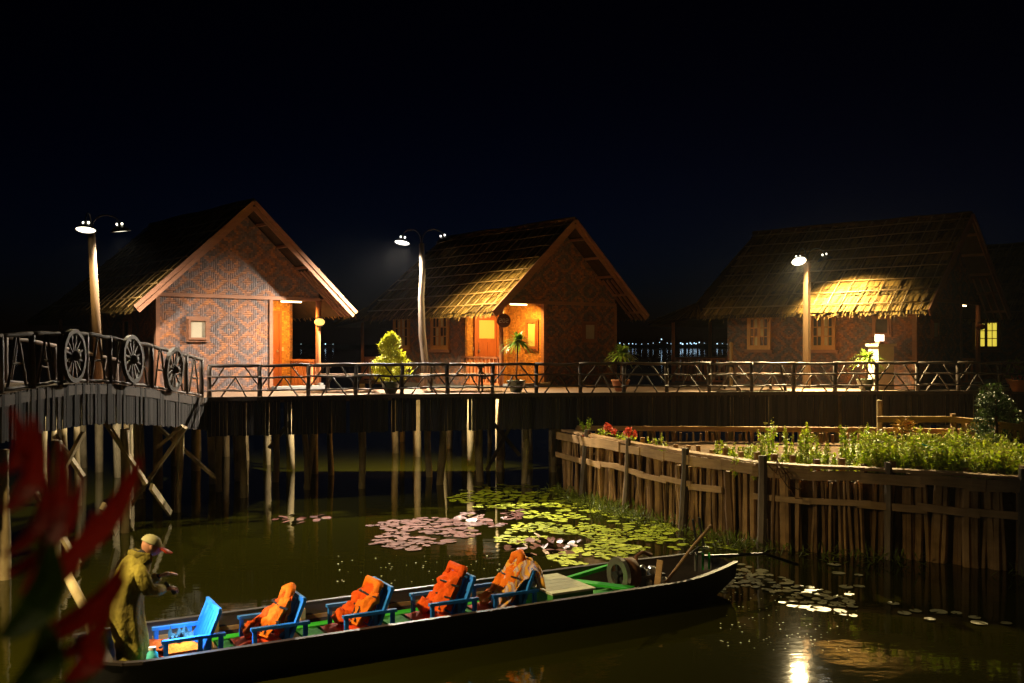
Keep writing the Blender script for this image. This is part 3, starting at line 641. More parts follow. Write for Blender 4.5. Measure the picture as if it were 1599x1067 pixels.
# ------------------------------------------------------------------ lamp posts
def lamppost(name, label, base, head_z, pts, prad, heads, mat, square=False, group='lamp posts with paired bell shades'):
    """heads: (offset vector from pole top, tilt direction vector, watts, colour, cone deg, bulb material)"""
    o = thing('lamp_post', label, 'lamp post', base, 0, group)
    mb = MB(); top = pts[-1]
    if square:
        n_ = 4; mb.tube(pts, prad, 4)
    else: mb.tube(pts, prad, 10)
    mb.build('pole', M[mat], o, smooth=not square)
    for off, aim, watt, colr, cone, bm in heads:
        hp = V(top) + V(off); a = V(top) + V((0, 0, -.15)); d = V((off[0], off[1], 0)); L = d.length; dn = d.normalized()
        arm = [a, V(top) + V((0, 0, .12)) + dn * .02]
        for k in range(1, 9):
            t_ = pi * k / 8; arm.append(V(top) + dn * (L / 2 * (1 - cos(t_)) * .97 + .02) + V((0, 0, .12 + .26 * sin(t_) + (hp.z - top[2] - .0) * k / 8 * .4)))
        arm.append(hp + V((0, 0, .17)))
        MB().tube(arm, .016, 6).build('gooseneck_arm', M['iron'], o, smooth=True)
        aim = V(aim); q = V((0, 0, -1)).rotation_difference(V((aim.x * .65, aim.y * .65, -1)).normalized()).to_matrix(); aim.normalize()
        sh = MB().lathe([(.03, .20), (.05, .17), (.05, .12), (.10, .10), (.17, .045), (.215, 0), (.222, -.02), (.212, -.02), (.16, .035), (.09, .09)], 20, hp, q)
        s_ = sh.build('shade', M['shade'], o, smooth=True)
        MB().lathe([(.001, .004), (.1, .002), (.198, -.004)], 20, hp, q).build('glowing_lens', M[bm], s_)
        for k in (-1, 1):
            MB().ball(hp + q @ V((.055 * k, -.02, .15)), .028, 8, 6).build('vent_glow', M[bm], s_)
        ld = bpy.data.lights.new('lamp_light', 'SPOT'); ld.energy = watt; ld.color = colr; ld.spot_size = radians(cone); ld.spot_blend = .8; ld.shadow_soft_size = .09
        lo_ = bpy.data.objects.new('lamp_light', ld); col.objects.link(lo_); lo_.parent = o; lo_.location = hp + aim * .04
        lo_.rotation_euler = V((0, 0, -1)).rotation_difference(aim).to_euler()
    return o
WARM = (1, .76, .36); WHITE = (1, .86, .66)
p1 = at(146, 611, 21.6); p1.z = 2.52
lamppost('l', 'lamp post with straight pale timber pole rising behind the footbridge', p1, 0, [(.12, 0, 0), (.06, 0, 1.5), (-.05, 0, 3.55)], [.10, .092, .078],
         [((.06, -.42, .0), (.05, -.40, -1), 500, WARM, 118, 'bulb'), ((.50, .35, .06), (.14, .14, -1), 2000, WHITE, 152, 'bulb')], 'pole')
p2 = at(661, 608, 27.3); p2.z = ZD
lamppost('l', 'crooked bare trunk lamp post standing before the 202 bungalow', p2, 0, [(0, 0, 0), (.05, .01, .7), (-.03, 0, 1.5), (-.06, 0, 2.5), (-.02, 0, 3.2), (-.05, 0, 4.0)], [.10, .095, .10, .088, .08, .072],
         [((-.52, -.1, .02), (-.20, -.38, -1), 8600, WHITE, 146, 'bulbw'), ((.62, .05, .08), (.42, .22, -1), 2600, WARM, 122, 'bulbw')], 'trunkpole')
p3 = at(1260, 605, 28.0); p3.z = ZD
lamppost('l', 'square-sawn lamp post with curved iron arms in front of the dark bungalow', p3, 0, [(0, 0, 0), (0, 0, 2), (0, 0, 3.55)], [.115, .11, .10],
         [((-.25, -.1, .02), (.05, -.98, -1), 17000, WARM, 116, 'bulb'), ((.55, .1, .08), (.36, .06, -1), 2700, WARM, 120, 'bulb')], 'pole', True)
# the same lamps go on along the bridge and on the photographer's jetty, out of the frame
p4 = V((-8.6, 7.4, 2.2))
lamppost('l', 'lamp post on the near end of the footbridge beside the boat landing', p4, 0, [(0, 0, 0), (0, 0, 2), (0, 0, 4.1)], [.115, .11, .10],
         [((.5, .25, .02), (.54, .70, -1), 6000, WARM, 80, 'bulb')], 'pole')
tag(MB().box((-14, -3.5, 1.88), (14, .9, 2.0)).build('jetty', M['deck']), 'timber jetty on the near bank', kind='structure')
p5 = V((3.4, -1.6, 2.0))
lamppost('l', 'lamp post on the near jetty beside the red-leaved plant', p5, 0, [(0, 0, 0), (0, 0, 2), (0, 0, 4.0)], [.115, .11, .10],
         [((-.3, .45, .02), (-.10, .70, -1), 210, WARM, 108, 'bulb')], 'pole')

# ------------------------------------------------------------------ garden: stake fences and bed
fl = [(1.35, 25.2), (1.48, 24.4), (2.53, 21.7), (3.6, 19.4), (4.6, 17.7), (5.6, 17.2), (6.6, 16.9), (7.5, 16.2), (8.6, 15.6), (10.2, 15.2)]
FT = 1.52
fence = thing('garden_fence', 'front retaining fence of weathered upright stakes around the floating garden', 'fence', (4, 18, 0))
P = resample([(x, y, 0) for x, y in fl], .102)
def stake(parent, p, z0, z1, wd, lean, mat, dpt=.05, name='stake'):
    mb = MB(); mb.rnd = R(); x, y = p.x, p.y; n_ = 5; a0 = R() * 6; pts = []; rad = []
    for i in range(n_ + 1):
        k = i / n_; pts.append((x + lean[0] * k + .012 * sin(a0 + 4 * k), y + lean[1] * k, z0 + (z1 - z0) * k)); rad.append(wd / 2 * U(.85, 1.1))
    mb.tube(pts, rad, 6, True, U(.55, 1)); return mb.build(name, M[mat], parent, True)
for i, p in enumerate(P[2:-1]):
    if R() < .05: continue
    wd = random.choice((U(.06, .10), U(.09, .15), U(.12, .20))); stake(fence, p + V((U(-.05, .05), U(-.05, .05), 0)), -.5, FT - .08 - U(0, .22), wd, (U(-.10, .10), U(-.05, .05)), 'stake')
def off(p, d, pts):
    best = None
    return p
def fence_norm(i, P):
    d = P[min(i + 1, len(P) - 1)] - P[max(i - 1, 0)]; return V((d.y, -d.x, 0)).normalized() * (1 if V((d.y, -d.x, 0)).dot(V((-1, -1, 0))) > 0 else -1)
PP = resample([(x, y, 0) for x, y in fl[1:]], .9)
for i in range(len(PP) - 1):
    n_ = fence_norm(i, PP); a, b_ = PP[i] + n_ * .13, PP[i + 1] + n_ * .13
    ext = (b_ - a).normalized() * (.55 if i == 0 else .02)
    for z, ht, nm in ((FT - .16 + U(-.015, .015), .19, 'top_plank'), (FT - .62 + U(-.03, .03), .11, 'lower_plank')):
        if nm == 'lower_plank' and i in (7,): continue
        mb = MB(); mb.rnd = R(); ov = (b_ - a).normalized() * U(.0, .16); mb.beam(a - ext - ov + n_ * U(0, .03) + V((0, 0, z + U(-.03, .03))), b_ + ov + n_ * U(0, .03) + V((0, 0, z + U(-.04, .04))), .045, ht * U(.8, 1.15)); mb.build(nm, M['plank'], fence, True)
    mb = MB(); mb.rnd = R(); n2 = PP[i] - n_ * .02; n3 = PP[i + 1] - n_ * .02; mb.beam(n2 - ext * .8 + V((0, 0, FT - .03)), n3 + V((0, 0, FT - .03 + U(-.01, .01))), .24, .05); mb.build('cap_plank', M['plank'], fence, True)
for px, top, by in ((922, 668, 778), (988, 680, 798), (1080, 700, 830), (1200, 712, 866), (1390, 722, 880), (1598, 745, 905)):
    p = onz(px, by); best = min(range(len(PP)), key=lambda i: abs(PP[i].x / PP[i].y * FPX + CX - px)); n_ = fence_norm(best, PP)
    k = [V((a.x, a.y, 0)) for a in resample([(x, y, 0) for x, y in fl], .05)]; q = min(k, key=lambda v: abs(v.x / v.y * FPX + CX - px)) + n_ * .24
    stake(fence, q, -.5, FT + .10 + U(-.03, .05), .20, (-.22 * n_.x - U(.02, .12), -.14 * n_.y), 'postdark', name='support_post')
back_f = thing('garden_back_fence', 'dim row of stakes along the garden edge below the boardwalk', 'fence', (5, 24.4, 0))
bl = [(1.6, 24.7), (5, 24.5), (8.5, 24.2), (11.4, 23.6)]
for p in resample([(x, y, 0) for x, y in bl], .16): stake(back_f, p, .2, 1.55 + U(-.12, .02), U(.07, .13), (U(-.02, .02), 0), 'stake')
for a, b_ in zip(bl, bl[1:]): MB().beam((a[0], a[1] - .1, 1.56), (b_[0], b_[1] - .1, 1.56), .09, .12).build('top_plank', M['plank'], back_f, True)
right_f = thing('garden_side_fence', 'short rail fence of thick posts at the garden corner beside the dark bush', 'fence', (9.6, 20.5, 1))
q0, q1, q2 = at(1370, 655, 22), at(1487, 655, 21.5), at(1597, 668, 19.8)
for q, h_ in ((q1, .5), (q2, .55)): stake(right_f, V((q.x, q.y, 0)), .6, q.z + .12, .17, (.02, 0), 'stake', name='post')
for a, b_ in ((q0, q1), (q1, q2)): MB().beam(a, b_, .09, .13).build('rail', M['plank'], right_f, True)
for i in range(9):
    q = q1.lerp(q2, (i + .6) / 9.5); stake(right_f, V((q.x, q.y, 0)), .6, q.z - .05, .13, (U(-.04, .04), 0), 'stake')
GZ = 1.22
mb = MB(); gp = [(x + .12, y + .12) for x, y in fl[1:]] + [(11.6, 15.4), (11.6, 23.5)] + list(reversed(bl))
c0 = (6, 21); NG = 10
for i in range(len(gp)):
    a, b_ = gp[i], gp[(i + 1) % len(gp)]
    for r in range(NG):
        f0, f1 = r / NG, (r + 1) / NG
        def q(p, f): x, y = p[0] + (c0[0] - p[0]) * f, p[1] + (c0[1] - p[1]) * f; return (x, y, GZ + .06 * mnoise.noise((x, y, 0)))
        mb.poly([q(a, f0), q(b_, f0), q(b_, f1), q(a, f1)])
for a, b_ in zip(gp, gp[1:] + gp[:1]): mb.poly([(*a, -.4), (*b_, -.4), (*b_, GZ), (*a, GZ)])
tag(mb.build('garden_soil', M['soil']), 'orange-brown soil of the raised garden bed', kind='structure')
pick = thing('picket_row', 'row of short square pickets standing just inside the garden fence', 'fence', (6, 18, 1))
k = resample([(x + .38, y + .42, 0) for x, y in fl[2:-1]], .42)
for p in k:
    h_ = U(.28, .44); mb = MB(); mb.rnd = R(); s_ = U(.05, .065); mb.beam((p.x, p.y, GZ - .2), (p.x + U(-.03, .03), p.y, GZ + h_), s_ * 2, s_ * 1.6); mb.build('picket', M['stake'], pick, True)
tag(stake(None, V((at(1376, 660, 23).x, 23, 0)), .8, at(1376, 625, 23).z, .16, (-.05, 0), 'pile', name='mooring_post'), 'lone thick round post standing behind the garden plants', 'post')

def inpoly(x, y, pg):
    c = False; j = len(pg) - 1
    for i in range(len(pg)):
        if (pg[i][1] > y) != (pg[j][1] > y) and x < (pg[j][0] - pg[i][0]) * (y - pg[i][1]) / (pg[j][1] - pg[i][1]) + pg[i][0]: c = not c
        j = i
    return c
# ------------------------------------------------------------------ plants
def leafq(mb, c, d, ln, wd, up=V((0, 0, 1))):
    d = V(d).normalized(); s_ = d.cross(up)
    if s_.length < .05: s_ = V((1, 0, 0))
    s_.normalize(); c = V(c); n0 = len(mb.v); dr = V((0, 0, -ln * .12))
    mb.v += [tuple(c), tuple(c + d * ln * .5 + s_ * wd / 2), tuple(c + d * ln + dr), tuple(c + d * ln * .5 - s_ * wd / 2)]
    mb.face((n0, n0 + 1, n0 + 2, n0 + 3))
def rdir(zb=0.0): 
    a = U(0, 2 * pi); z = U(-1, 1); r = sqrt(max(0, 1 - z * z)); return V((r * cos(a), r * sin(a), z + zb))
def herb(mbl, mbf, base, h_, spread, nst, leaf=.07, flowers=True):
    leaf *= 1.35
    for _ in range(nst):
        a = U(0, 6.28); tip = V(base) + V((cos(a) * spread * R(), sin(a) * spread * R(), h_ * U(.7, 1.05))); b_ = V(base) + V((cos(a) * .03, sin(a) * .03, 0))
        mbl.rnd = .2; mbl.tube([b_, b_.lerp(tip, .5) + V((U(-.02, .02), U(-.02, .02), 0)), tip], [.007, .006, .003], 3, False)
        for k in range(int(9 + h_ * 22)):
            f = U(.12, 1); mbl.rnd = R(); leafq(mbl, b_.lerp(tip, f), rdir(.25), leaf * U(.5, 1.25) * (1.25 - .6 * f), leaf * .5)
        if flowers:
            for k in range(4): mbf.ball(tip + V((U(-.03, .03), U(-.03, .03), U(-.09, .03))), U(.010, .02), 5, 4)
def herb_thing(px, py, Y, h_, label, grp, mat='leaf_y', spread=.16, nst=4, leaf=.07, fl_='bud', flowers=True):
    b_ = at(px, py, Y); b_.z = GZ; o = thing('garden_plant', label, 'plant', b_, 0, grp); ml, mf = MB(), MB()
    herb(ml, mf, (0, 0, 0), h_, spread, nst, leaf, flowers); ml.build('foliage', M[mat], o, kind='stuff')
    if flowers: mf.build('blossom', M[fl_], o)
    return o
def on_bed(px, py): return onz(px, py, GZ)
# crop plants one can tell apart along the open side of the bed
for (px, py, h_, st) in ((1032,702,.42,3),(1012,700,.34,2),(1120,712,.42,3),(1140,716,.40,3),(1165,715,.42,3),(1192,720,.62,4),(1205,712,.80,4),(1228,715,.70,4),(1250,716,.62,4),(1262,712,.74,4),(1275,718,.5,4),(1150,728,.25,3),(1180,732,.26,3),(1232,730,.36,4),(1262,728,.40,4),(1290,724,.5,4),(1318,716,.72,4),(1330,718,.62,4),(1345,722,.5,4),(1352,716,.78,4)):
    p = on_bed(px, py + 14); herb_thing(px, py, p.y, h_ * 1.15, 'slender yellow-green flowering plant in the garden bed', 'flowering plants in the garden bed', 'leaf_y', .14, st + 2, .075)
for (px, py) in ((1160,741),(1172,744),(1195,746),(1150,738)):
    p = on_bed(px, py); o = thing('white_flower', 'low white-flowered plant near the pickets in the garden bed', 'flower', p, 0, 'white flowers in the bed'); ml, mf = MB(), MB()
    for _ in range(26): ml.rnd = R(); leafq(ml, (0, 0, .02), rdir(.8), U(.08, .16), .05)
    for _ in range(4): mf.ball((U(-.09, .09), U(-.09, .09), U(.10, .18)), .03, 6, 4, (1, 1, .6))
    ml.build('leaves', M['leaf_g'], o, kind='stuff'); mf.build('blossom', M['whiteflower'], o)
# the dense part of the bed, one mass
FP = [V((q.x, q.y, GZ)) for q in resample([(x, y, 0) for x, y in fl], .1)]
ml, mf = MB(), MB(); n_ = 0
while n_ < 300:
    px, py = U(1345, 1600), U(722, 800); p = on_bed(px, py)
    if p.x > 11.3 or not inpoly(p.x, p.y, gp) or min((p - q).length for q in FP) < .42: continue
    herb(ml, mf, p, U(.38, .78) * (1 if px < 1500 else .85), .18, 4, .08); n_ += 1
for _ in range(150):
    p = on_bed(U(1110, 1370), U(716, 775)); 
    if inpoly(p.x, p.y, gp) and min((p - q).length for q in FP) > .42: herb(ml, mf, p, U(.14, .42), .16, 4, .08, R() < .5)
o = thing('garden_greenery', 'dense mass of yellow-green garden greenery behind the fence', 'plants', (8, 18.5, GZ)); o['kind'] = 'stuff'
ml.build('foliage', M['leaf_y'], o, True, kind='stuff'); mf.build('blossom', M['bud'], o, True, kind='stuff')
def geranium(px, py, Y, z, label, nfl, nlv=60, sz=.18):
    p = at(px, py, Y); p.z = z; o = thing('red_geranium', label, 'flower', p, 0, 'red geraniums on the fence'); ml, mf = MB(), MB()
    for _ in range(nlv): ml.rnd = R(); c = rdir() * sz * R(); c.z = abs(c.z) * .9; leafq(ml, c, rdir(.3), U(.05, .10), U(.04, .07))
    for _ in range(nfl):
        c = rdir() * sz * .9; c.z = abs(c.z) * .7 + .12; c.y = -abs(c.y) * .6
        for _ in range(34): mf.rnd = R(); leafq(mf, c + rdir() * .05, rdir(.2), .06, .055)
    ml.build('leaves', M['leaf_y'], o, kind='stuff'); mf.build('blossom', M['petal'], o)
geranium(942, 668, 23.4, FT, 'red geranium in bloom on the fence top, nearest the lily pads', 4)
geranium(968, 672, 22.4, FT, 'red geranium between two others on the fence top', 3)
geranium(983, 676, 22.0, FT, 'red geranium above the second fence post', 4)
geranium(919, 692, 23.6, FT - .25, 'red geranium hanging down over the first fence post', 3, 40, .13)
o = thing('trailing_weed', 'wispy yellow-green weed on the fence end beside the geraniums', 'plant', at(915, 668, 24) * 1.0); o.location.z = FT; ml, mf = MB(), MB(); herb(ml, mf, (0, 0, 0), .34, .3, 8, .06); ml.build('foliage', M['leaf_y'], o, kind='stuff')
o = thing('croton', 'orange and yellow leaved croton rising over the garden greenery', 'plant', (at(1412, 690, 19.5).x, 19.5, GZ)); ml = MB()
for _ in range(90): ml.rnd = R(); a = U(0, 6.28); leafq(ml, (U(-.08, .08), U(-.08, .08), U(.62, .85)), (cos(a), sin(a), U(.05, 1.0)), U(.18, .34), .05)
ml.build('leaves', M['leaf_o'], o); MB().tube([(0, 0, 0), (.02, 0, .7)], .02, 6).build('stem', M['twig'], o)
o = thing('croton', 'small reddish croton beside the corner fence post', 'plant', (at(1476, 690, 20).x, 20, GZ)); ml = MB()
for _ in range(40): ml.rnd = R(); a = U(0, 6.28); leafq(ml, (U(-.05, .05), U(-.05, .05), U(.5, .65)), (cos(a), sin(a), U(.05, 1.0)), U(.12, .22), .04)
ml.build('leaves', M['leaf_o'], o); MB().tube([(0, 0, 0), (.02, 0, .55)], .015, 6).build('stem', M['twig'], o)
# cuttings pipe
tag(MB().tube([at(1440, 694, 18.2), at(1474, 705, 17.8)], .014, 6).build('water_pipe', M['teal']), 'thin pale blue pipe lying across the garden greenery', 'pipe')
def bushy(o, crown_c, rad, n_, leaf, mat, lumps=26, shape=1.0, trunk=None):
    ml = MB(); L = []
    for _ in range(lumps):
        d = rdir(); k = U(.45, 1); z = d.z; f = (1 - shape * (z * .5 + .5) * .75); L.append((V(crown_c) + V((d.x * rad[0] * k * f, d.y * rad[1] * k * f, d.z * rad[2] * k)), U(.16, .30) * min(rad[0], rad[2])))
    for i in range(n_):
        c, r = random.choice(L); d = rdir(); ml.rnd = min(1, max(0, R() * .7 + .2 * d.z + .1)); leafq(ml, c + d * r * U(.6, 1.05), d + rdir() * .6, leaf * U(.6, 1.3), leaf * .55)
    ml.build('crown', M[mat], o)
    if trunk: MB().tube(trunk[0], trunk[1], 7).build('trunk', M['twig'], o, smooth=True)
dt = thing('dark_bush', 'tall dark green bush growing at the garden corner before the boardwalk', 'tree', (at(1555, 700, 20.2).x, 20.2, GZ))
bushy(dt, (0, 0, .85), (.62, .5, .85), 5200, .065, 'leaf_d', 46, .75, ([(0, 0, -.1), (.02, 0, .5), (0, 0, 1.3)], [.05, .04, .015]))
dt = thing('leafy_creeper', 'green creeper spilling over the corner rail fence under the dark bush', 'plant', (at(1535, 700, 19.4).x, 19.4, GZ))
bushy(dt, (0, 0, .32), (.55, .4, .42), 2200, .06, 'leaf_g', 30, .2)
def potted(px, py, Y, label, potmat, crown, zt=ZD):
    p = at(px, py, Y); p.z = zt; o = thing('potted_plant', label, 'potted plant', p, 0, 'pot plants along the boardwalk'); crown(o)
    pr = [(.001, 0), (.13, 0), (.20, .16), (.235, .27), (.25, .28), (.25, .31), (.22, .31), (.21, .26), (.001, .25)]
    MB().lathe(pr, 18).build('pot', M[potmat], o, smooth=True); return o
def thuja(o):
    ml = MB()
    for i in range(150):
        z = U(0, 1) ** 1.1; r = .50 * (1 - z) ** .7 * (1 + .0 * z) * min(1, (z + .12) * 3.2) ; a = U(0, 6.28); rr = r * U(.55, 1.05)
        c = V((cos(a) * rr, sin(a) * rr, .30 + z * 1.12)); dirn = V((cos(a) * .5, sin(a) * .5, .9))
        for _ in range(30):
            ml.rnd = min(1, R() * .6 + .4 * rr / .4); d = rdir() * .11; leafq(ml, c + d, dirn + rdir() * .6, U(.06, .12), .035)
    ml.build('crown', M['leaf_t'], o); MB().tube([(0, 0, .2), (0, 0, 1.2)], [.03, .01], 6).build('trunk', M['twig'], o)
def spiky(hgt, n_, ln):
    def f(o):
        ml = MB(); top = V((.05, 0, hgt))
        for i in range(n_):
            a = U(0, 6.28); el = U(-.35, 1.25); d = V((cos(a) * cos(el), sin(a) * cos(el), sin(el))); s_ = d.cross(V((0, 0, 1)))
            s_ = s_.normalized() if s_.length > .05 else V((1, 0, 0)); L = ln * U(.75, 1.1); prev = None; ml.rnd = R()
            for k in range(5):
                t_ = k / 4; c = top + d * L * t_ + V((0, 0, -L * .45 * t_ * t_)); wd = .028 * (1 - t_ ** 2) + .001; cur = (c + s_ * wd, c - s_ * wd)
                if prev: ml.poly([prev[0], prev[1], cur[1], cur[0]])
                prev = cur
        ml.build('crown', M['leaf_s'], o); MB().tube([(0, 0, .2), (.02, 0, hgt * .6), tuple(top)], [.025, .02, .018], 7).build('trunk', M['twig'], o, smooth=True)
    return f
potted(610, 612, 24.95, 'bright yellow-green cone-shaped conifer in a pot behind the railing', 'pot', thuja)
potted(806, 612, 25.6, 'spiky-leaved plant in a pot in front of the golden porch', 'pot', spiky(1.32, 150, .52))
potted(969, 612, 26.1, 'spiky-leaved plant in a pot beside the dark gable corner', 'terracotta', spiky(1.0, 140, .52))
potted(1352, 611, 26.5, 'spiky-leaved plant in a pot next to the pale plinth', 'pot', spiky(.86, 130, .50))
def redtop(o):
    ml, mf = MB(), MB()
    for _ in range(60): ml.rnd = R(); leafq(ml, (U(-.1, .1), U(-.1, .1), .26), rdir(.9), U(.1, .2), .05)
    for _ in range(40): mf.rnd = R(); leafq(mf, (U(-.16, .16), U(-.16, .16), U(.32, .40)), rdir(.3), .06, .05)
    ml.build('leaves', M['leaf_d'], o); mf.build('blossom', M['petal'], o)
potted(1590, 612, 26.0, 'terracotta pot of red flowers at the far right railing', 'terracotta', redtop)
potted(1586, 598, 27.0, 'dim leafy pot plant behind the red flower pot', 'terracotta', lambda o: bushy(o, (0, 0, .62), (.3, .3, .35), 700, .07, 'leaf_g', 18, .2))
# weeds at the foot of the fence
ml = MB(); k = resample([(x - .25, y - .25, 0) for x, y in fl[1:-1]], .05)
for p in k:
    dens = int(max(0, 9 + 22 * mnoise.noise((p.x * 1.1, p.y * 1.1, 7)) + (5 if p.y > 19 else 0)))
    for _ in range(dens):
        ml.rnd = R(); c = p + V((random.gauss(-.1, .26), random.gauss(-.1, .26), 0)); leafq(ml, c + V((0, 0, U(0, .12))), rdir(.5), U(.06, .34), U(.008, .04))
tag(ml.build('waterline_weeds', M['leaf_g']), 'tangle of weeds along the waterline of the stake fence', 'weeds', kind='stuff')
vine = thing('dry_vine', 'dry twisted vine hanging on the middle support post of the fence', 'vine', (4.4, 17.5, 1)); mb = MB()
for _ in range(7):
    a = at(U(1185, 1215), U(715, 735), 17.3); pts = [a]
    for i in range(6): pts.append(pts[-1] + V((U(-.02, .14), U(-.06, .04), U(-.2, .05))))
    mb.rnd = R(); mb.tube(pts, .008, 4, False)
mb.build('stems', M['twig'], vine, True)

# ------------------------------------------------------------------ water lilies
def pad_mesh(n_=11):
    mb = MB(); mb.v.append((0, 0, .004)); notch = .28
    for i in range(n_):
        a = notch + (2 * pi - 2 * notch) * i / (n_ - 1); mb.v.append((cos(a), sin(a) * .96, .012 + .05 * (i % 3 == 0) * R()))
    for i in range(1, n_): mb.face((0, i, i + 1))
    return mb
PADM = {}
for key in ('pad', 'padpink', 'padred', 'paddim'):
    PADM[key] = []
    for k in range(5):
        mb = pad_mesh(); o = mb.build('leaf', M[key]); PADM[key].append(o.data); bpy.data.objects.remove(o)
def lilies(label, polys, count, key, r0, r1, tilt=.03, holes=(), mind=.82):
    pts = []; tries = 0; xs = [p[0] for pg in polys for p in pg]; ys = [p[1] for pg in polys for p in pg]
    while len(pts) < count and tries < 60000:
        tries += 1; px, py = U(min(xs), max(xs)), U(min(ys), max(ys))
        if not any(inpoly(px, py, pg) for pg in polys) or any(inpoly(px, py, pg) for pg in holes): continue
        p = onz(px, py); r = r0 + (r1 - r0) * R() ** 1.4
        if R() > (16 / p.y) ** .5 * 1.05: continue
        if mnoise.noise((p.x * 1.3, p.y * 1.3, 3)) < -.22: continue
        if any((p - q).length < (r + s_) * mind for q, s_ in pts): continue
        pts.append((p, r))
    c = sum((p for p, _ in pts), V((0, 0, 0))) / max(1, len(pts)); o = thing('water_lily_patch', label, 'water lily', (c.x, c.y, 0))
    for i, (p, r) in enumerate(pts):
        q = bpy.data.objects.new('leaf', random.choice(PADM[key])); col.objects.link(q); q.parent = o; q.location = (p.x - c.x, p.y - c.y, .006 + .002 * (i % 5)); q.scale = (r, r, r * U(.6, 1.6)); q.rotation_euler = (U(-tilt, tilt), U(-tilt, tilt), U(0, 6.28))
    return o
lilies('yellow-green lily pads spread before the end of the stake fence', [[(690,775),(760,757),(870,758),(985,775),(1005,800),(985,830),(950,812),(880,812),(800,800),(720,790)]], 300, 'pad', .065, .14, .06, (), .70)
lilies('yellow-green lily pads between the maroon clump and the boat engine', [[(770,845),(830,805),(990,830),(1045,815),(1065,840),(1000,862),(960,880),(880,884),(850,872),(935,845),(880,838),(800,850)]], 290, 'pad', .055, .125, .07, (), .70)
lilies('silvery pink lily pads lying left of the green ones', [[(548,828),(600,815),(680,808),(752,822),(745,836),(690,850),(640,860),(575,850),(600,838)]], 95, 'padpink', .08, .17, .05, (), .74)
lilies('maroon lily pads between the pink and the green ones', [[(705,812),(740,796),(815,798),(810,815),(760,826),(715,822)]], 48, 'padred', .09, .15, .25)
lilies('dark red-brown lily leaves in front of the green pads', [[(785,855),(850,835),(905,845),(890,868),(820,868)]], 45, 'padred', .07, .13, .5)
lilies('small reddish lily clump floating alone near the stilts', [[(425,812),(470,800),(515,806),(505,815),(450,820)]], 14, 'padred', .08, .14, .2)
lilies('dull lily pads strewn under the stake fence', [[(1000,810),(1100,835),(1180,870),(1120,870),(1010,850)]], 34, 'pad', .05, .11, .05)
lilies('pale lily pads catching light behind the boat stern', [[(1100,890),(1160,882),(1250,912),(1330,938),(1340,966),(1270,955),(1180,935),(1105,925)]], 95, 'paddim', .06, .115, .08)
lilies('few dim lily pads in the dark water by the fence foot', [[(1300,880),(1400,900),(1500,960),(1590,965),(1580,985),(1480,975),(1400,960),(1320,930)]], 15, 'paddim', .07, .12)
mb = MB()
for _ in range(60):
    p = onz(U(520, 900), U(868, 915)); mb.rnd = R(); s_ = U(.008, .02); mb.poly([(p.x - s_, p.y, .012), (p.x, p.y - s_, .012), (p.x + s_, p.y, .012), (p.x, p.y + s_, .014)])
for _ in range(110):
    p = onz(U(1120, 1340), U(925, 1020)); mb.rnd = R(); s_ = U(.006, .016); mb.poly([(p.x - s_, p.y, .012), (p.x, p.y - s_, .012), (p.x + s_, p.y, .012), (p.x, p.y + s_, .014)])
tag(mb.build('floating_specks', M['whiteflower']), 'tiny pale specks floating on the dark water', 'debris', kind='stuff')

# ------------------------------------------------------------------ deck furniture
def picnic(px, py, Y, rz, label, L=1.7):
    p = at(px, py, Y); p.z = ZD; o = thing('picnic_table', label, 'table', p, radians(rz), 'timber picnic tables on the boardwalk')
    for k in range(5): mb = MB(); mb.rnd = R(); mb.box((-L / 2, -.36 + k * .145, .70), (L / 2, -.225 + k * .145, .74)); mb.build('top_plank', M['deck'], o)
    for s in (-1, 1):
        for k in range(2): mb = MB(); mb.rnd = R(); mb.box((-L / 2, s * .62 - .13 + k * .135, .41), (L / 2, s * .62 - .005 + k * .135, .45)); mb.build('bench_plank', M['deck'], o)
        x = s * (L / 2 - .3)
        for t_ in (-1, 1): MB().beam((x, t_ * .28, .695), (x, t_ * .62, 0), .05, .09).build('leg', M['barklog'], o)
        MB().beam((x + .06, -.78, .37), (x + .06, .78, .37), .05, .075).build('cross_bar', M['barklog'], o); MB().beam((x + .06, -.34, .655), (x + .06, .34, .655), .05, .07).build('top_bar', M['barklog'], o)
picnic(545, 611, 26.1, 8, 'timber picnic table left of the bright conifer')
picnic(712, 611, 26.3, 6, 'timber picnic table under the crooked lamp post', 1.9)
picnic(1178, 610, 27.0, 4, 'timber picnic table left of the square lamp post', 1.9)
p = at(1376, 607, 27.15); p.z = ZD; o = thing('plinth', 'pale square plinth standing against the dark bungalow wall', 'plinth', p, radians(20))
MB().box((-.26, -.2, 0), (.26, .2, 1.18)).build('block', M['stone'], o); MB().box((-.31, -.25, 1.183), (.31, .25, 1.25)).build('slab', M['stone'], o)
o = thing('table_lantern', 'small white square lantern on top of the pale plinth', 'lantern', (p.x - .04, p.y, ZD + 1.251), radians(20))
MB().box((-.08, -.08, 0), (.08, .08, .07)).build('base', M['frame'], o); MB().box((-.085, -.085, .073), (.085, .085, .25)).build('shade', M['litcube'], o)
p = at(1142, 612, 29.0); o = thing('newel_post', 'short lit post with a rounded head by the dark bungalow back porch', 'post', (p.x, p.y, ZD)); MB().lathe([(.05, 0), (.05, 1.1), (.035, 1.13), (.06, 1.2), (.05, 1.28), (.01, 1.31)], 10).build('shaft', M['batten'], o, smooth=True)

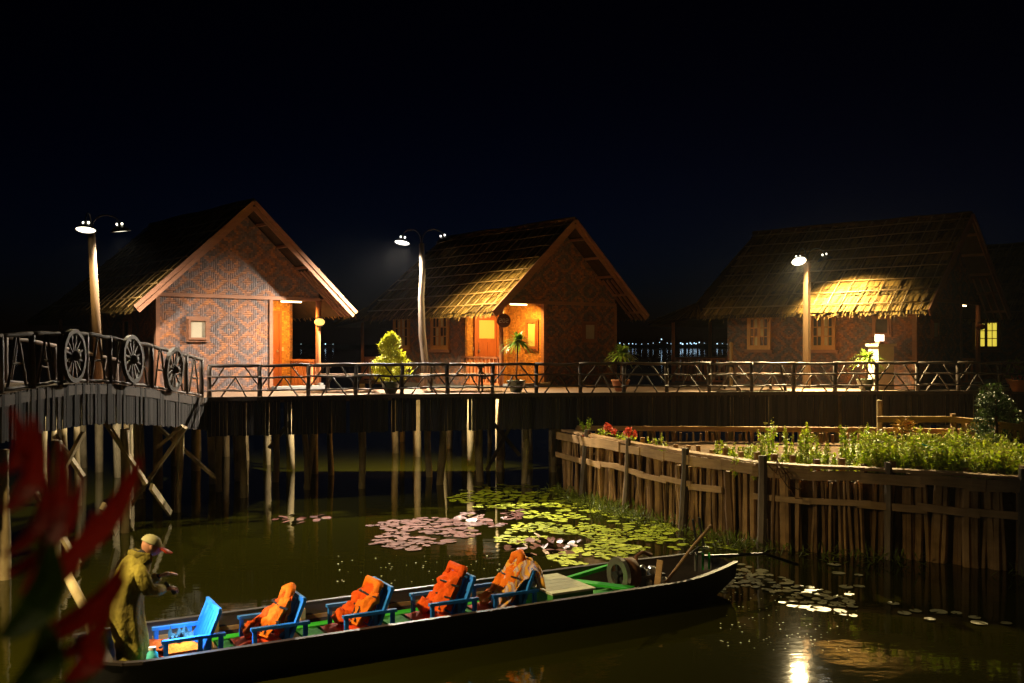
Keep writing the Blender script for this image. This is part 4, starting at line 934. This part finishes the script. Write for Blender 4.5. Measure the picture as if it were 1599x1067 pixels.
# ------------------------------------------------------------------ longtail boat
DX, DY = .8722, .4891; ANG = math.atan2(DY, DX); NC = 11.39
B0 = V((-DY * NC, DX * NC, 0))
boat = thing('longtail_boat', 'long narrow black longtail boat moored in the dark water', 'boat', B0, ANG)
def hull_sec(s):
    hw = .75
    if s < 1.6: k = max(0, (s - 1.15) / .45); hw = .42 + .33 * k ** .6
    if s > 8.6: k = min(1, (s - 8.6) / 1.5); hw = .75 - .42 * k ** 1.3
    g = .37 + (.05 * ((1.6 - s) / .45) ** 2 if s < 1.6 else 0) + (.10 * ((s - 8.4) / 1.7) ** 2 if s > 8.4 else 0)
    kl = -.16 + (.3 * ((1.6 - s) / .45) ** 2 if s < 1.6 else 0) + (.4 * ((s - 8.9) / 1.2) ** 2 if s > 8.9 else 0)
    return hw, g, kl
def hull(inner):
    mb = MB(); S = [1.15 + 8.75 * i / 50 for i in range(51)]; rows = []
    for s in S:
        hw, g, kl = hull_sec(s); t_ = .05 if inner else 0; hw = max(hw - t_, .015); kl += t_ * 1.6
        rows.append([(s, -hw, g), (s, -hw * .93, g * .4 + kl * .6), (s, -hw * .6, kl + .02), (s, 0, kl), (s, hw * .6, kl + .02), (s, hw * .93, g * .4 + kl * .6), (s, hw, g)])
    n_ = 7; 
    for r in rows: mb.v += r
    for i in range(len(rows) - 1):
        for k in range(n_ - 1):
            q = (i * n_ + k, i * n_ + k + 1, (i + 1) * n_ + k + 1, (i + 1) * n_ + k); mb.face(q if inner else q[::-1])
    for e_ in (0, len(rows) - 1): mb.face([e_ * n_ + k for k in range(n_)])
    return mb
hull(False).build('hull', M['hull'], boat, smooth=True); hull(True).build('hull_lining', M['hullin'], boat, smooth=True)
for s_ in (-1, 1):
    mb = MB()
    for i in range(50):
        a, b_ = 1.15 + 8.75 * i / 50, 1.15 + 8.75 * (i + 1) / 50; ha, ga, _ = hull_sec(a); hb_, gb, _ = hull_sec(b_)
        mb.beam((a, s_ * (ha - .015), ga + .012), (b_, s_ * (hb_ - .015), gb + .012), .075, .03)
    mb.build('gunwale', M['hullin'], boat)
    mb = MB(); mb.beam((2.0, s_ * .68, .22), (7.2, s_ * .68, .22), .03, .05); mb.build('side_stringer', M['plank'], boat)
mb = MB(); mb.box((1.6, -.56, -.045), (9.0, .56, -.015)); mb.build('floor_board', M['hullin'], boat)
for (a, b_) in ((2.62, 2.77), (3.57, 3.83), (4.64, 4.93), (5.73, 5.80), (6.6, 6.7), (2.62, 6.7), (7.4, 8.0)): MB().box((a, -.12 if b_ - a < 2 else .30, .165), (b_, .297 if b_ - a < 2 else .50, .195)).build('green_plank', M['green'], boat)
for s_ in (2.7, 3.75, 4.85, 5.75):
    mb = MB(); mb.box((s_ - .03, .55, .04), (s_ + .03, .66, .36)); mb.build('rib', M['plank'], boat)
MB().beam((7.4, .45, .30), (8.5, .55, .42), .07, .05).build('green_stringer', M['green'], boat)
MB().beam((7.55, .4, .30), (8.0, -.45, .32), .16, .03).build('thwart', M['green'], boat)
MB().beam((1.32, -.48, .36), (1.32, .48, .36), .22, .03).build('thwart', M['hullin'], boat)
def bpos(s, n_, z): return V((B0.x + DX * s - DY * n_, B0.y + DY * s + DX * n_, z))
CH_S = [1.93, 2.88, 3.95, 5.05, 5.92]
def chair(s, label):
    o = thing('boat_chair', label, 'chair', bpos(s, -.03, -.012), ANG, 'low blue chairs in the boat')
    for y in (-.29, .29):
        MB().box((0.02, y - .022, .0), (.065, y + .022, .43)).build('front_leg', M['blue'], o); MB().box((.60, y - .022, 0), (.645, y + .022, .43)).build('rear_leg', M['blue'], o)
        mb = MB(); mb.box((0, y - .03, .433), (.67, y + .03, .468)); mb.build('armrest', M['blue'], o)
        MB().beam((.40, y, .18), (.62, y * .98, .72), .036, .05, (0, 1, 0)).build('back_stile', M['blue'], o)
        mb = MB(); mb.box((.38, y - .02, 0), (.425, y + .02, .43)); mb.build('middle_leg', M['blue'], o)
    for k in range(5):
        y = -.2 + k * .1; MB().beam((.425, y, .22), (.615, y, .68), .085, .016, (1, 0, -.4)).build('back_slat', M['blue'], o)
    MB().beam((.61, -.31, .705), (.61, .31, .705), .035, .06).build('top_rail', M['blue'], o)
    for k in range(4): MB().box((.02 + k * .11, -.268, .17), (.115 + k * .11, .268, .19)).build('seat_slat', M['blue'], o)
    return o
chair(CH_S[0], 'blue boat chair lit by torchlight in front of the stooping man')
chair(CH_S[1], 'second blue boat chair from the stooping man')
chair(CH_S[2], 'middle one of the five blue boat chairs')
chair(CH_S[3], 'blue boat chair next but one to the pale-topped box')
chair(CH_S[4], 'blue boat chair with the striped blanket, beside the pale-topped box')
def puffy(mb, A, B, C, D, th, nu=7, nv=9, lump=.02, seed=0):
    """cushioned quad panel with rounded edges"""
    A, B, C, D = map(V, (A, B, C, D)); nr = (B - A).cross(D - A).normalized(); base = len(mb.v)
    for side in (1, -1):
        for j in range(nv + 1):
            for i in range(nu + 1):
                u, v = i / nu, j / nv; p = A.lerp(B, u).lerp(D.lerp(C, u), v); e_ = min(1, 4.2 * min(u, 1 - u)) ** .5 * min(1, 5 * min(v, 1 - v)) ** .5
                z = (mnoise.noise(p * 7 + V((seed, seed, side))) + .6 * mnoise.noise(p * 17 + V((seed, 0, side * 3)))) * lump
                mb.v.append(tuple(p + nr * side * (th * .5 * e_ + z * e_)))
    m_ = (nu + 1) * (nv + 1)
    for s_ in (0, 1):
        for j in range(nv):
            for i in range(nu):
                q = [base + s_ * m_ + j * (nu + 1) + i, base + s_ * m_ + j * (nu + 1) + i + 1, base + s_ * m_ + (j + 1) * (nu + 1) + i + 1, base + s_ * m_ + (j + 1) * (nu + 1) + i]
                mb.face(q if s_ == 0 else q[::-1])
    bd = [(i, 0) for i in range(nu)] + [(nu, j) for j in range(nv)] + [(i, nv) for i in range(nu, 0, -1)] + [(0, j) for j in range(nv, 0, -1)]
    for k in range(len(bd)):
        a, b_ = bd[k], bd[(k + 1) % len(bd)]; ia, ib = a[1] * (nu + 1) + a[0], b_[1] * (nu + 1) + b_[0]; mb.face((base + ib, base + ia, base + m_ + ia, base + m_ + ib))
    return mb
for i, s in enumerate(CH_S):
    o = thing('seat_cushion', ['red cushion under the dark clutter on the torchlit chair', 'orange cushion on the second chair from the man', 'orange cushion on the middle boat chair', 'orange cushion on the chair before the blanket chair', 'red cushion under the blanket on the last boat chair'][i], 'cushion', bpos(s, -.03, .18), ANG, 'cushions on the boat chairs')
    puffy(MB(), (-.10, -.25, .035), (.42, -.25, .035), (.42, .25, .035), (-.10, .25, .035), .085, 8, 8, .012, i).build('pad', M['cushion'], o, smooth=True)
def jacket(s, label, mat='orange2', mat2='orange', fold=.0, seed=1, hgt=.44, lean=.22):
    """life jacket propped against the chair back: two front panels, a back panel with collar, straps"""
    o = thing('life_jacket', label, 'life jacket', bpos(s, -.03, -.012), ANG, 'orange life jackets on the boat chairs')
    bx_ = lambda z: .30 + (z - .30) * .42
    rs = random.Random(seed); u_ = lambda a, b_: a + (b_ - a) * rs.random(); dy = u_(-.05, .05)
    tw = .6 if seed in (1, 31) else 1.15
    cx_ = lambda z: bx_(.3) - .12 + (z - .3) / hgt * (bx_(.3 + hgt) - .01 - bx_(.3) + .12)
    for k, y in enumerate((-.13, .12)):
        z0, z1 = .30, .30 + hgt * (1 - .06 * k)
        puffy(MB(), (bx_(z0) - .12 + u_(-.06, .03), y - .14, z0 + u_(-.02, .04)), (bx_(z0) - .12 + u_(-.06, .03), y + .12, z0 + u_(-.02, .04)), (bx_(z1) - .01, y * tw + .08 + dy, z1 + u_(-.07, .02)), (bx_(z1) - .01, y * tw - .075 + dy, z1 + u_(-.07, .02)), .13, 9, 14, .075, seed + k).build('front_panel', M[mat if k == 0 else mat2], o, smooth=True)
    puffy(MB(), (bx_(.3) + .03, -.22, .31), (bx_(.3) + .03, .22, .31), (bx_(.8) - .0, .17, .74), (bx_(.8) - .0, -.17, .74), .11, 9, 12, .07, seed + 5).build('back_panel', M[mat2], o, smooth=True)
    z1 = .30 + hgt; cw = .11 if tw < 1 else .19; cu_ = 0 if tw < 1 else -.07; cl = [(bx_(z1) - .03, -cw, z1 - .06), (bx_(z1) + .02, -cw + .01, z1 + .03), (bx_(z1) + .06, 0, z1 + .06 + cu_), (bx_(z1) + .02, cw - .01, z1 + .02), (bx_(z1) - .03, cw, z1 - .08)]
    MB().tube(cl, [.04, .055, .06, .055, .035], 8).build('collar', M[mat], o, smooth=True)
    for z in (.40, .50, .64):
        x = cx_(z) - .052; st = MB(); st.tube([(x + .07, -.25, z - .02), (x, -.20, z), (x - .004, -.06, z + U(-.02, .02)), (x, .12, z + U(-.02, .02)), (x + .07, .2, z)], .013, 5); st.build('strap', M['strap'], o)
    for y in (-.19, -.07):
        st = MB(); st.tube([(cx_(.36) - .055, y - .03, .36), (cx_(.44) - .06, y, .44), (cx_(.52) - .055, y + .04, .52)], .012, 5); st.build('strap', M['strap'], o)
    # sleeve-like flap lying on the seat
    puffy(MB(), (-.02, -.06, .335), (.28, -.04, .34), (.30, .22, .36), (.02, .2, .345), .12, 9, 9, .09, seed + 9).build('flap', M[mat2], o, smooth=True)
    return o
jacket(CH_S[1], 'pale orange life jacket with crossed black straps on the second chair')
jacket(CH_S[2], 'orange life jacket slumped with folded flap on the middle chair', 'orange2', 'orange', .05, 13, .42)
jacket(CH_S[3], 'deep orange life jacket bundled on the chair before the blanket chair', 'orange', 'orange', .1, 23, .48)
jacket(CH_S[4], 'light orange life jacket with hollow neck behind the striped blanket', 'orange2', 'orange2', .0, 31, .52)
o = thing('life_jacket', 'orange life jacket lying flat on the torchlit chair', 'life jacket', bpos(CH_S[0], -.03, -.012), ANG, 'orange life jackets on the boat chairs')
puffy(MB(), (-.13, -.1, .33), (.30, -.16, .31), (.32, .1, .32), (-.15, .2, .36), .09, 8, 6, .03, 3).build('front_panel', M['orange'], o, smooth=True)
puffy(MB(), (.05, -.22, .30), (.42, -.24, .31), (.42, -.06, .33), (.08, -.05, .34), .08, 7, 5, .04, 8).build('back_panel', M['orange2'], o, smooth=True)
MB().beam((.0, -.2, .37), (.3, .12, .40), .03, .015).build('strap', M['strap'], o)
o = thing('crumpled_cloth', 'crumpled black and pale blue cloth on the torchlit chair', 'cloth', bpos(CH_S[0] + .2, -.02, .355), ANG)
mb = MB()
for i in range(9):
    for j in range(7): mb.v.append((-.06 + .24 * i / 8, -.12 + .24 * j / 6, .02 + .16 * abs(mnoise.noise((i * .55, j * .6, 4))) + .03 * sin(i * 2.1 + j)))
for i in range(8):
    for j in range(6): mb.rnd = R(); mb.face((i * 7 + j, (i + 1) * 7 + j, (i + 1) * 7 + j + 1, i * 7 + j + 1))
mb.build('sheet', rough('black_blue_cloth', (.004, .005, .008), (.05, .13, .16), (9, 9, 9), .8, .2, 2.2, .2), o)
o = thing('striped_blanket', 'yellow, blue and red striped blanket thrown over the last boat chair', 'blanket', bpos(CH_S[4], -.03, -.012), ANG); mb = MB(); NU, NV = 16, 18
path = [V((.10, 0, .30)), V((.16, 0, .40)), V((.30, 0, .50)), V((.42, 0, .66)), V((.53, 0, .80)), V((.62, 0, .80)), V((.68, 0, .66)), V((.71, 0, .48))]
for j in range(NV + 1):
    f = j / NV * (len(path) - 1); k = min(int(f), len(path) - 2); p = path[k].lerp(path[k + 1], f - k)
    for i in range(NU + 1):
        y = -.31 + .42 * i / NU - .04 * sin(j * .5); ed = max(0, 1 - i / 3.0) * .16 * (1 if j < 12 else .3)
        mb.v.append((p.x - .05 * sin(i * 1.15 + j * .25) - .03 * mnoise.noise((i * .5, j * .4, 2)), y, p.z - ed + .035 * sin(i * 1.3 + .4 * j)))
for j in range(NV):
    for i in range(NU): a = j * (NU + 1) + i; mb.face((a, a + 1, a + NU + 2, a + NU + 1))
bl_ = mb.build('cloth_sheet', M['stripe'], o, smooth=True); sm = bl_.modifiers.new('t', 'SOLIDIFY'); sm.thickness = .012
o = thing('plastic_cup', 'small teal plastic container on the boat floor beside the man', 'container', bpos(1.82, -.42, .22), ANG); MB().lathe([(.001, 0), (.075, 0), (.055, .15), (.035, .17), (.035, .20), (.001, .20)], 14).build('body', M['teal'], o, smooth=True); MB().lathe([(.04, .19), (.04, .215), (.001, .218)], 12).build('lid', M['ink'], o)
# box with slatted top
o = thing('wooden_box', 'green wooden box with pale slatted top in the boat', 'box', bpos(6.72, -.02, -.014), ANG)
MB().box((0, -.46, 0), (.62, .46, .40)).build('body', M['crate'], o)
for k in range(6): mb = MB(); mb.rnd = R(); mb.box((-.02 , -.48 + k * .162, .403), (.65, -.325 + k * .162, .43)); mb.build('lid_slat', M['cratetop'], o)
MB().ball((.35, -.475, .24), .02, 6, 5).build('latch', M['steel'], o)
# engine with flywheel, shaft and tiller frame
o = thing('boat_engine', 'small diesel boat engine with pale flywheel at the stern', 'engine', bpos(8.05, -.02, -.014), ANG)
mb = MB(); N = 24
for k in range(N):
    a, b_ = 2 * pi * k / N, 2 * pi * (k + 1) / N
    q = [(x, r_ * cos(t_), .42 + r_ * sin(t_)) for t_ in (a, b_) for r_ in (.15, .25) for x in (0, .06)]; n0 = len(mb.v); mb.v += q
    for f_ in ((0,1,5,4),(2,6,7,3),(0,4,6,2),(1,3,7,5)): mb.face([n0 + i for i in f_])
fw = mb.build('flywheel', M['steel'], o, smooth=False)
for k in range(5): a = 2 * pi * k / 5; MB().beam((.03, .04 * cos(a), .42 + .04 * sin(a)), (.03, .155 * cos(a), .42 + .155 * sin(a)), .05, .04, (1, 0, 0)).build('spoke', M['iron'], fw)
MB().tube([(-.03, 0, .42), (.14, 0, .42)], .06, 12).build('crank_hub', M['iron'], o)
MB().tube([(.08, 0, .42), (.10, 0, .42), (.26, 0, .42), (.28, 0, .42)], [.2, .22, .22, .19], 20).build('drum', M['rust'], o, smooth=True)
MB().box((.28, -.17, .02), (.72, .17, .40)).build('block', M['iron'], o)
for (x, y, z, r_) in ((.36, -.1, .45, .06), (.46, .02, .46, .05), (.56, -.08, .44, .055), (.64, .06, .42, .05), (.42, -.18, .30, .045), (.55, -.18, .26, .05), (.68, -.16, .30, .06)): MB().lathe([(.001, -r_), (r_, -r_), (r_, r_ * .6), (r_ * .5, r_), (.001, r_)], 10, (x, y, z)).build('fitting', M['steel'] if R() < .6 else M['iron'], o)
MB().tube([(.40, .1, .40), (.42, .12, .62), (.55, .14, .66), (.7, .14, .60)], .028, 8).build('exhaust_pipe', M['rust'], o, smooth=True)
MB().beam((.0, -.2, .0), (.8, -.2, .0), .08, .07).build('mount', M['plank'], o); MB().beam((.0, .2, .0), (.8, .2, .0), .08, .07).build('mount', M['plank'], o)
o = thing('propeller_gear', 'propeller shaft and tiller poles resting across the boat stern', 'shaft', bpos(8.9, 0, .3), ANG)
MB().tube([(-.2, -.25, -.05), (.45, -.05, .36), (.95, .1, .62)], .022, 8).build('tiller_pole', M['plank'], o)
MB().beam((-.35, -.28, -.05), (-.28, -.26, .3), .10, .02).build('wedge', M['plank'], o)
for (x, y) in ((.62, .05), (.80, .12)): MB().tube([(x, y, -.02), (x + .02, y, .35), (x - .05, y + .02, .75)], .018, 6).build('upright', M['iron'], o)
for x in (.52, .66, .78): MB().tube([(x, -.05, .02), (x, -.05, .26)], .016, 6).build('green_tube', M['green'] if x > .6 else M['steel'], o)
MB().tube([(.45, -.05, .28), (.62, 0, .34), (.86, .05, .30)], .02, 6).build('clamp', M['steel'], o)
MB().tube([(.7, 0, .2), (1.9, .0, .12), (2.6, 0, -.12)], .025, 8).build('drive_shaft', M['iron'], o)

# ------------------------------------------------------------------ the man in the boat (faces the chairs, bent forward)
man = thing('person', 'person in long mottled olive coat and cap stooping in the boat, holding a torch', 'person', bpos(1.70, -.14, -.014), ANG)
def skin(name, verts, edges, rad, mat, parent, root=0, sub=2):
    me = bpy.data.meshes.new(name); me.from_pydata(verts, edges, []); o = bpy.data.objects.new(name, me); col.objects.link(o); o.parent = parent; me.materials.append(mat)
    sk = o.modifiers.new('skin', 'SKIN')
    if not me.skin_vertices: me.attributes
    for i, r in enumerate(rad):
        sv = me.skin_vertices[0].data[i]; sv.radius = (r, r) if not hasattr(r, '__len__') else r; sv.use_root = (i == root)
    sk.use_smooth_shade = True; ss = o.modifiers.new('sub', 'SUBSURF'); ss.levels = sub; ss.render_levels = sub
    return o
# x forward, y to his left, z up; pelvis 0.82
bv = [(-.02, 0, .84), (.02, 0, 1.02), (.10, 0, 1.20), (.17, 0, 1.32), (.235, 0, 1.385), (.27, 0, 1.405),
      (-.02, .10, .80), (.02, .11, .44), (-.02, .12, .06), (.14, .13, .03),
      (-.02, -.10, .80), (.03, -.11, .44), (-.01, -.12, .06), (.15, -.13, .03),
      (.15, .17, 1.27), (.20, .22, 1.03), (.40, .14, 1.10),
      (.15, -.17, 1.27), (.20, -.22, 1.02), (.38, -.12, 1.02)]
be = [(0,1),(1,2),(2,3),(3,4),(4,5),(0,6),(6,7),(7,8),(8,9),(0,10),(10,11),(11,12),(12,13),(3,14),(14,15),(15,16),(3,17),(17,18),(18,19)]
br_ = [(.14,.11),(.14,.11),(.16,.11),(.12,.10),.055,.055,.085,.062,.042,.035,.085,.062,.042,.035,.06,.045,.032,.06,.045,.032]
skin('body', bv, be, br_, M['trouser'], man)
# head with face
hc = V((.325, 0, 1.455)); hm = MB(); NU, NV = 24, 18; hd = Matrix.Rotation(radians(28), 3, 'Y')
for j in range(NV + 1):
    th = pi * j / NV
    for i in range(NU):
        a = 2 * pi * i / NU; x, y, z = .098 * sin(th) * cos(a), .076 * sin(th) * sin(a), .118 * cos(th)
        if z < 0: y *= 1 - .28 * (z / .118) ** 2; x *= 1 - .10 * (z / .118) ** 2
        if x > .05:
            g = math.exp(-((y / .014) ** 2) - ((z + .012) / .028) ** 2); x += .026 * g
            for e_ in (-.032, .032): x -= .012 * math.exp(-(((y - e_) / .014) ** 2) - ((z - .018) / .014) ** 2)
            x += .006 * math.exp(-((y / .025) ** 2) - ((z + .058) / .009) ** 2) - .004 * math.exp(-((y / .025) ** 2) - ((z + .049) / .004) ** 2)
        hm.v.append(tuple(hc + hd @ V((x, y, z))))
for j in range(NV):
    for i in range(NU): hm.face((j * NU + i, (j + 1) * NU + i, (j + 1) * NU + (i + 1) % NU, j * NU + (i + 1) % NU))
head = hm.build('head', M['skin'], man, smooth=True)
for s_ in (-1, 1): MB().ball(hc + hd @ V((-.005, s_ * .077, -.005)), .03, 8, 6, (.7, .35, 1)).build('ear', M['skin'], head, smooth=True)
cp = MB().lathe([(.104 * cos(t_) + 1e-3, .10 * sin(t_)) for t_ in [k * pi / 16 for k in range(9)]], 20, hc + hd @ V((-.006, 0, .03)), hd @ Matrix.Diagonal(V((1.04, .86, 1)))).build('cap', M['cap'], man, smooth=True)
vm = MB(); n_ = 9
for k, (r0, z) in enumerate(((.09, .03), (.14, .028), (.185, .012))):
    for i in range(n_): a = -1.0 + 2.0 * i / (n_ - 1); vm.v.append(tuple(hc + hd @ V((r0 * cos(a) + (.02 * k), r0 * sin(a) * .72, z - .02 * a * a))))
for k in range(2):
    for i in range(n_ - 1): q = k * n_ + i; vm.face((q, q + 1, q + n_ + 1, q + n_))
vo = vm.build('visor', M['visor'], cp, smooth=True); vs = vo.modifiers.new('t', 'SOLIDIFY'); vs.thickness = .006
# coat: rings from the collar down to the ragged hem
rings = [((.235, 1.405), .085, .09), ((.205, 1.37), .12, .14), ((.15, 1.30), .15, .215), ((.09, 1.19), .165, .235), ((.03, 1.05), .165, .225), ((-.02, .90), .165, .21), ((-.04, .74), .175, .215), ((-.045, .58), .175, .215), ((-.04, .42), .17, .21), ((-.03, .28), .165, .20), ((-.02, .20), .16, .19)]
cm = MB(); N = 44
rr_ = []
for k in range(len(rings) - 1):
    for q in range(3):
        t_ = q / 3; a_, b_ = rings[k], rings[k + 1]; rr_.append(((a_[0][0] * (1 - t_) + b_[0][0] * t_, a_[0][1] * (1 - t_) + b_[0][1] * t_), a_[1] * (1 - t_) + b_[1] * t_, a_[2] * (1 - t_) + b_[2] * t_))
rings = rr_ + rings[-1:]
for k, ((x, z), rx, ry) in enumerate(rings):
    for i in range(N):
        a = 2 * pi * i / N; f = 1 + .045 * sin(7 * a + k * .2) * min(1, k / 9) + .10 * mnoise.noise((cos(a) * 1.6, sin(a) * 1.6, k * .32)) + .05 * mnoise.noise((cos(a) * 4, sin(a) * 4, k * .7)); zz = z + (.05 * sin(3 * a + 1) + .03 * R() if k == len(rings) - 1 else 0)
        tilt = -.20 * cos(a) * rx * max(0, 1 - k / 12)
        cm.v.append((x + rx * cos(a) * f, ry * sin(a) * f, zz + tilt))
for k in range(len(rings) - 1):
    for i in range(N): cm.face((k * N + i, (k + 1) * N + i, (k + 1) * N + (i + 1) % N, k * N + (i + 1) % N))
co = cm.build('coat', M['coat'], man, smooth=True); sd = co.modifiers.new('t', 'SOLIDIFY'); sd.thickness = .012
sl = MB()
for s_, wr in ((1, (.36, .15, 1.085)), (-1, (.345, -.125, 1.005))):
    sl.tube([(.12, s_ * .16, 1.29), (.155, s_ * .21, 1.17), (.195, s_ * .225, 1.03), (.26, s_ * .20, 1.025), wr], [.085, .088, .078, .068, .055], 12)
sl.build('sleeves', M['coat'], co, smooth=True)
MB().tube([(.16, .10, 1.385), (.12, .0, 1.40), (.16, -.10, 1.385), (.24, -.06, 1.36), (.27, 0, 1.345), (.24, .06, 1.36), (.16, .10, 1.385)], .045, 8).build('collar', M['coat'], co, smooth=True)
def hand(w, d, sgn, grip, name):
    """palm with four fingers and a thumb; w wrist, d pointing direction"""
    w = V(w); d = V(d).normalized(); up = V((0, 0, 1)); s_ = d.cross(up).normalized() * sgn; n_ = s_.cross(d).normalized() * sgn
    hb = MB(); hb.tube([w - d * .03, w, w + d * .045, w + d * .085], [.026, .028, .040, .036], 10, True, .5)
    for k, L in enumerate((.062, .072, .068, .052)):
        b_ = w + d * .082 + s_ * (-.028 + .0185 * k); pts = [b_]; a = 0
        for q in range(3):
            a += grip * (.5 if q == 0 else 1); dd = (d * cos(a) - n_ * sin(a)); pts.append(pts[-1] + dd * L / 3 * 1.25)
        hb.tube(pts, [.0095, .009, .0085, .007], 7)
    b_ = w + d * .02 - s_ * .034; hb.tube([b_, b_ + d * .03 - s_ * .022, b_ + d * .055 - s_ * .022 - n_ * .012, b_ + d * .075 - s_ * .012 - n_ * .022], [.013, .012, .0105, .008], 7)
    return hb.build(name, M['skin'], man, smooth=True)
hand((.40, .14, 1.10), (.9, -.12, .12), 1, .28, 'hand'); hand((.385, -.12, 1.00), (.9, .1, .10), -1, .95, 'hand')
for y in (-.13, .13): MB().ball((.10, y, .035), .055, 10, 6, (2.0, .8, .62)).build('shoe', M['strap'], man, smooth=True)
for ch in list(man.children) + [g for c_ in man.children for g in c_.children]:
    for v_ in ch.data.vertices:
        if v_.co.z > .45: v_.co.x -= .17 * (v_.co.z - .45)
# torch held in the right hand, shining at the chair
tl = V((.335, -.10, 1.0)); wm = Matrix.Translation(man.location) @ Matrix.Rotation(ANG, 4, 'Z'); aim = V((.62, -.06, -.80)).normalized()
tw = wm @ tl; to = thing('torch', 'small torch with cold white beam in the stooping person\'s hand', 'torch', tw, ANG); q = V((0, 0, 1)).rotation_difference(aim).to_matrix()
MB().lathe([(.001, -.09), (.016, -.09), (.016, .03), (.025, .05), (.026, .075)], 12, (0, 0, 0), q).build('barrel', M['iron'], to, smooth=True); MB().lathe([(.001, .072), (.024, .072)], 12, (0, 0, 0), q).build('lens', M['torchlens'], to)
ld = bpy.data.lights.new('torch_light', 'SPOT'); ld.energy = 120; ld.color = (.42, .66, 1.0); ld.spot_size = radians(168); ld.spot_blend = 1.0; ld.shadow_soft_size = .02
lo_ = bpy.data.objects.new('torch_light', ld); col.objects.link(lo_); lo_.parent = to; lo_.location = aim * .09; lo_.rotation_euler = V((0, 0, -1)).rotation_difference(aim).to_euler()

# ------------------------------------------------------------------ foreground red-leaved plant on the jetty
pl = thing('red_cordyline', 'blurred red-leaved plant in the near corner of the view', 'plant', (-.78, .85, 2.0))
MB().lathe([(.001, 0), (.14, 0), (.2, .3), (.2, .33), (.17, .33), (.001, .30)], 16).build('pot', M['terracotta'], pl, smooth=True)
MB().tube([(0, 0, .3), (.02, .02, .8), (.03, .04, 1.15)], [.022, .02, .016], 7).build('stem', M['twig'], pl, smooth=True)
def blade(a, b_, wd, mat, sag=.05):
    a = V(a) - pl.location; b_ = V(b_) - pl.location; d = (b_ - a); s_ = V((d.z, 0, -d.x)).normalized(); mb = MB(); prev = None
    for k in range(9):
        t_ = k / 8; c = a.lerp(b_, t_) + V((0, .03 * sin(3 * t_), -sag * (t_ * t_ - t_) * -1)); w_ = wd / 2 * (sin(pi * min(1, t_ * .9 + .08)) ** .7) + .001; cur = (c + s_ * w_ + V((0, .008, 0)), c, c - s_ * w_ + V((0, .008, 0)))
        mb.rnd = .3 + .5 * R()
        if prev: mb.poly([prev[0], prev[1], cur[1], cur[0]]); mb.poly([prev[1], prev[2], cur[2], cur[1]])
        prev = cur
    mb.build('leaf', M[mat], pl, smooth=True)
for (a, b_, Y0, Y1, wd, mt) in (((60,905),(212,716),.92,.95,.021,'leaf_r'),((70,985),(188,875),.9,.9,.014,'leaf_r'),((30,930),(85,690),.85,.9,.016,'leaf_r'),((0,800),(38,650),.8,.8,.018,'leaf_r'),((20,960),(140,800),.95,1.0,.015,'leaf_r'),((60,1040),(165,950),.88,.85,.013,'leaf_r'),((0,1000),(70,850),.8,.8,.03,'leaf_d'),((100,1067),(135,985),.9,.9,.022,'leaf_r'),((20,1080),(60,980),.8,.8,.03,'leaf_d'),((105,1070),(150,970),1.05,1.1,.022,'leaf_g'),((30,900),(40,830),.85,.9,.018,'leaf_g'),((-10,740),(8,640),.8,.8,.016,'leaf_r'),((60,1100),(160,1000),1.0,1.05,.02,'leaf_d'),((10,900),(120,745),.9,.95,.014,'leaf_r'),((0,870),(60,740),.82,.86,.014,'leaf_r'),((50,1010),(190,905),.95,.95,.011,'leaf_r')):
    blade(at(*a, Y0), at(*b_, Y1), wd, mt)
o = thing('mooring_pole', 'slanted pale pole by the boat bow behind the red leaves', 'pole', (onz(140, 1010).x, onz(140, 1010).y, 0))
MB().tube([at(95, 880, 10.5), at(135, 955, 10.2), V((onz(165, 1040).x, onz(165, 1040).y, -.3))], [.05, .05, .045], 8).build('shaft', M['pile'], o, True, smooth=True)
mb = MB(); mb.tube([at(90, 882, 10.6), at(117, 884, 10.5)], .065, 10); mb.build('log_end', M['plank'], o, True, smooth=True)

# ------------------------------------------------------------------ night mist over the lake
hz = MB().box((-60, -8, -1.2), (60, 70, 9.5))
m, t, b, n, l = nt('night_mist'); n.remove(b); pv = n.new('ShaderNodeVolumePrincipled'); pv.inputs['Color'].default_value = (.9, .93, 1, 1); pv.inputs['Density'].default_value = .0001; pv.inputs['Anisotropy'].default_value = .55
l.new(pv.outputs[0], n['Material Output'].inputs['Volume'])
tag(hz.build('haze', m), 'thin night mist hanging over the water', kind='stuff')
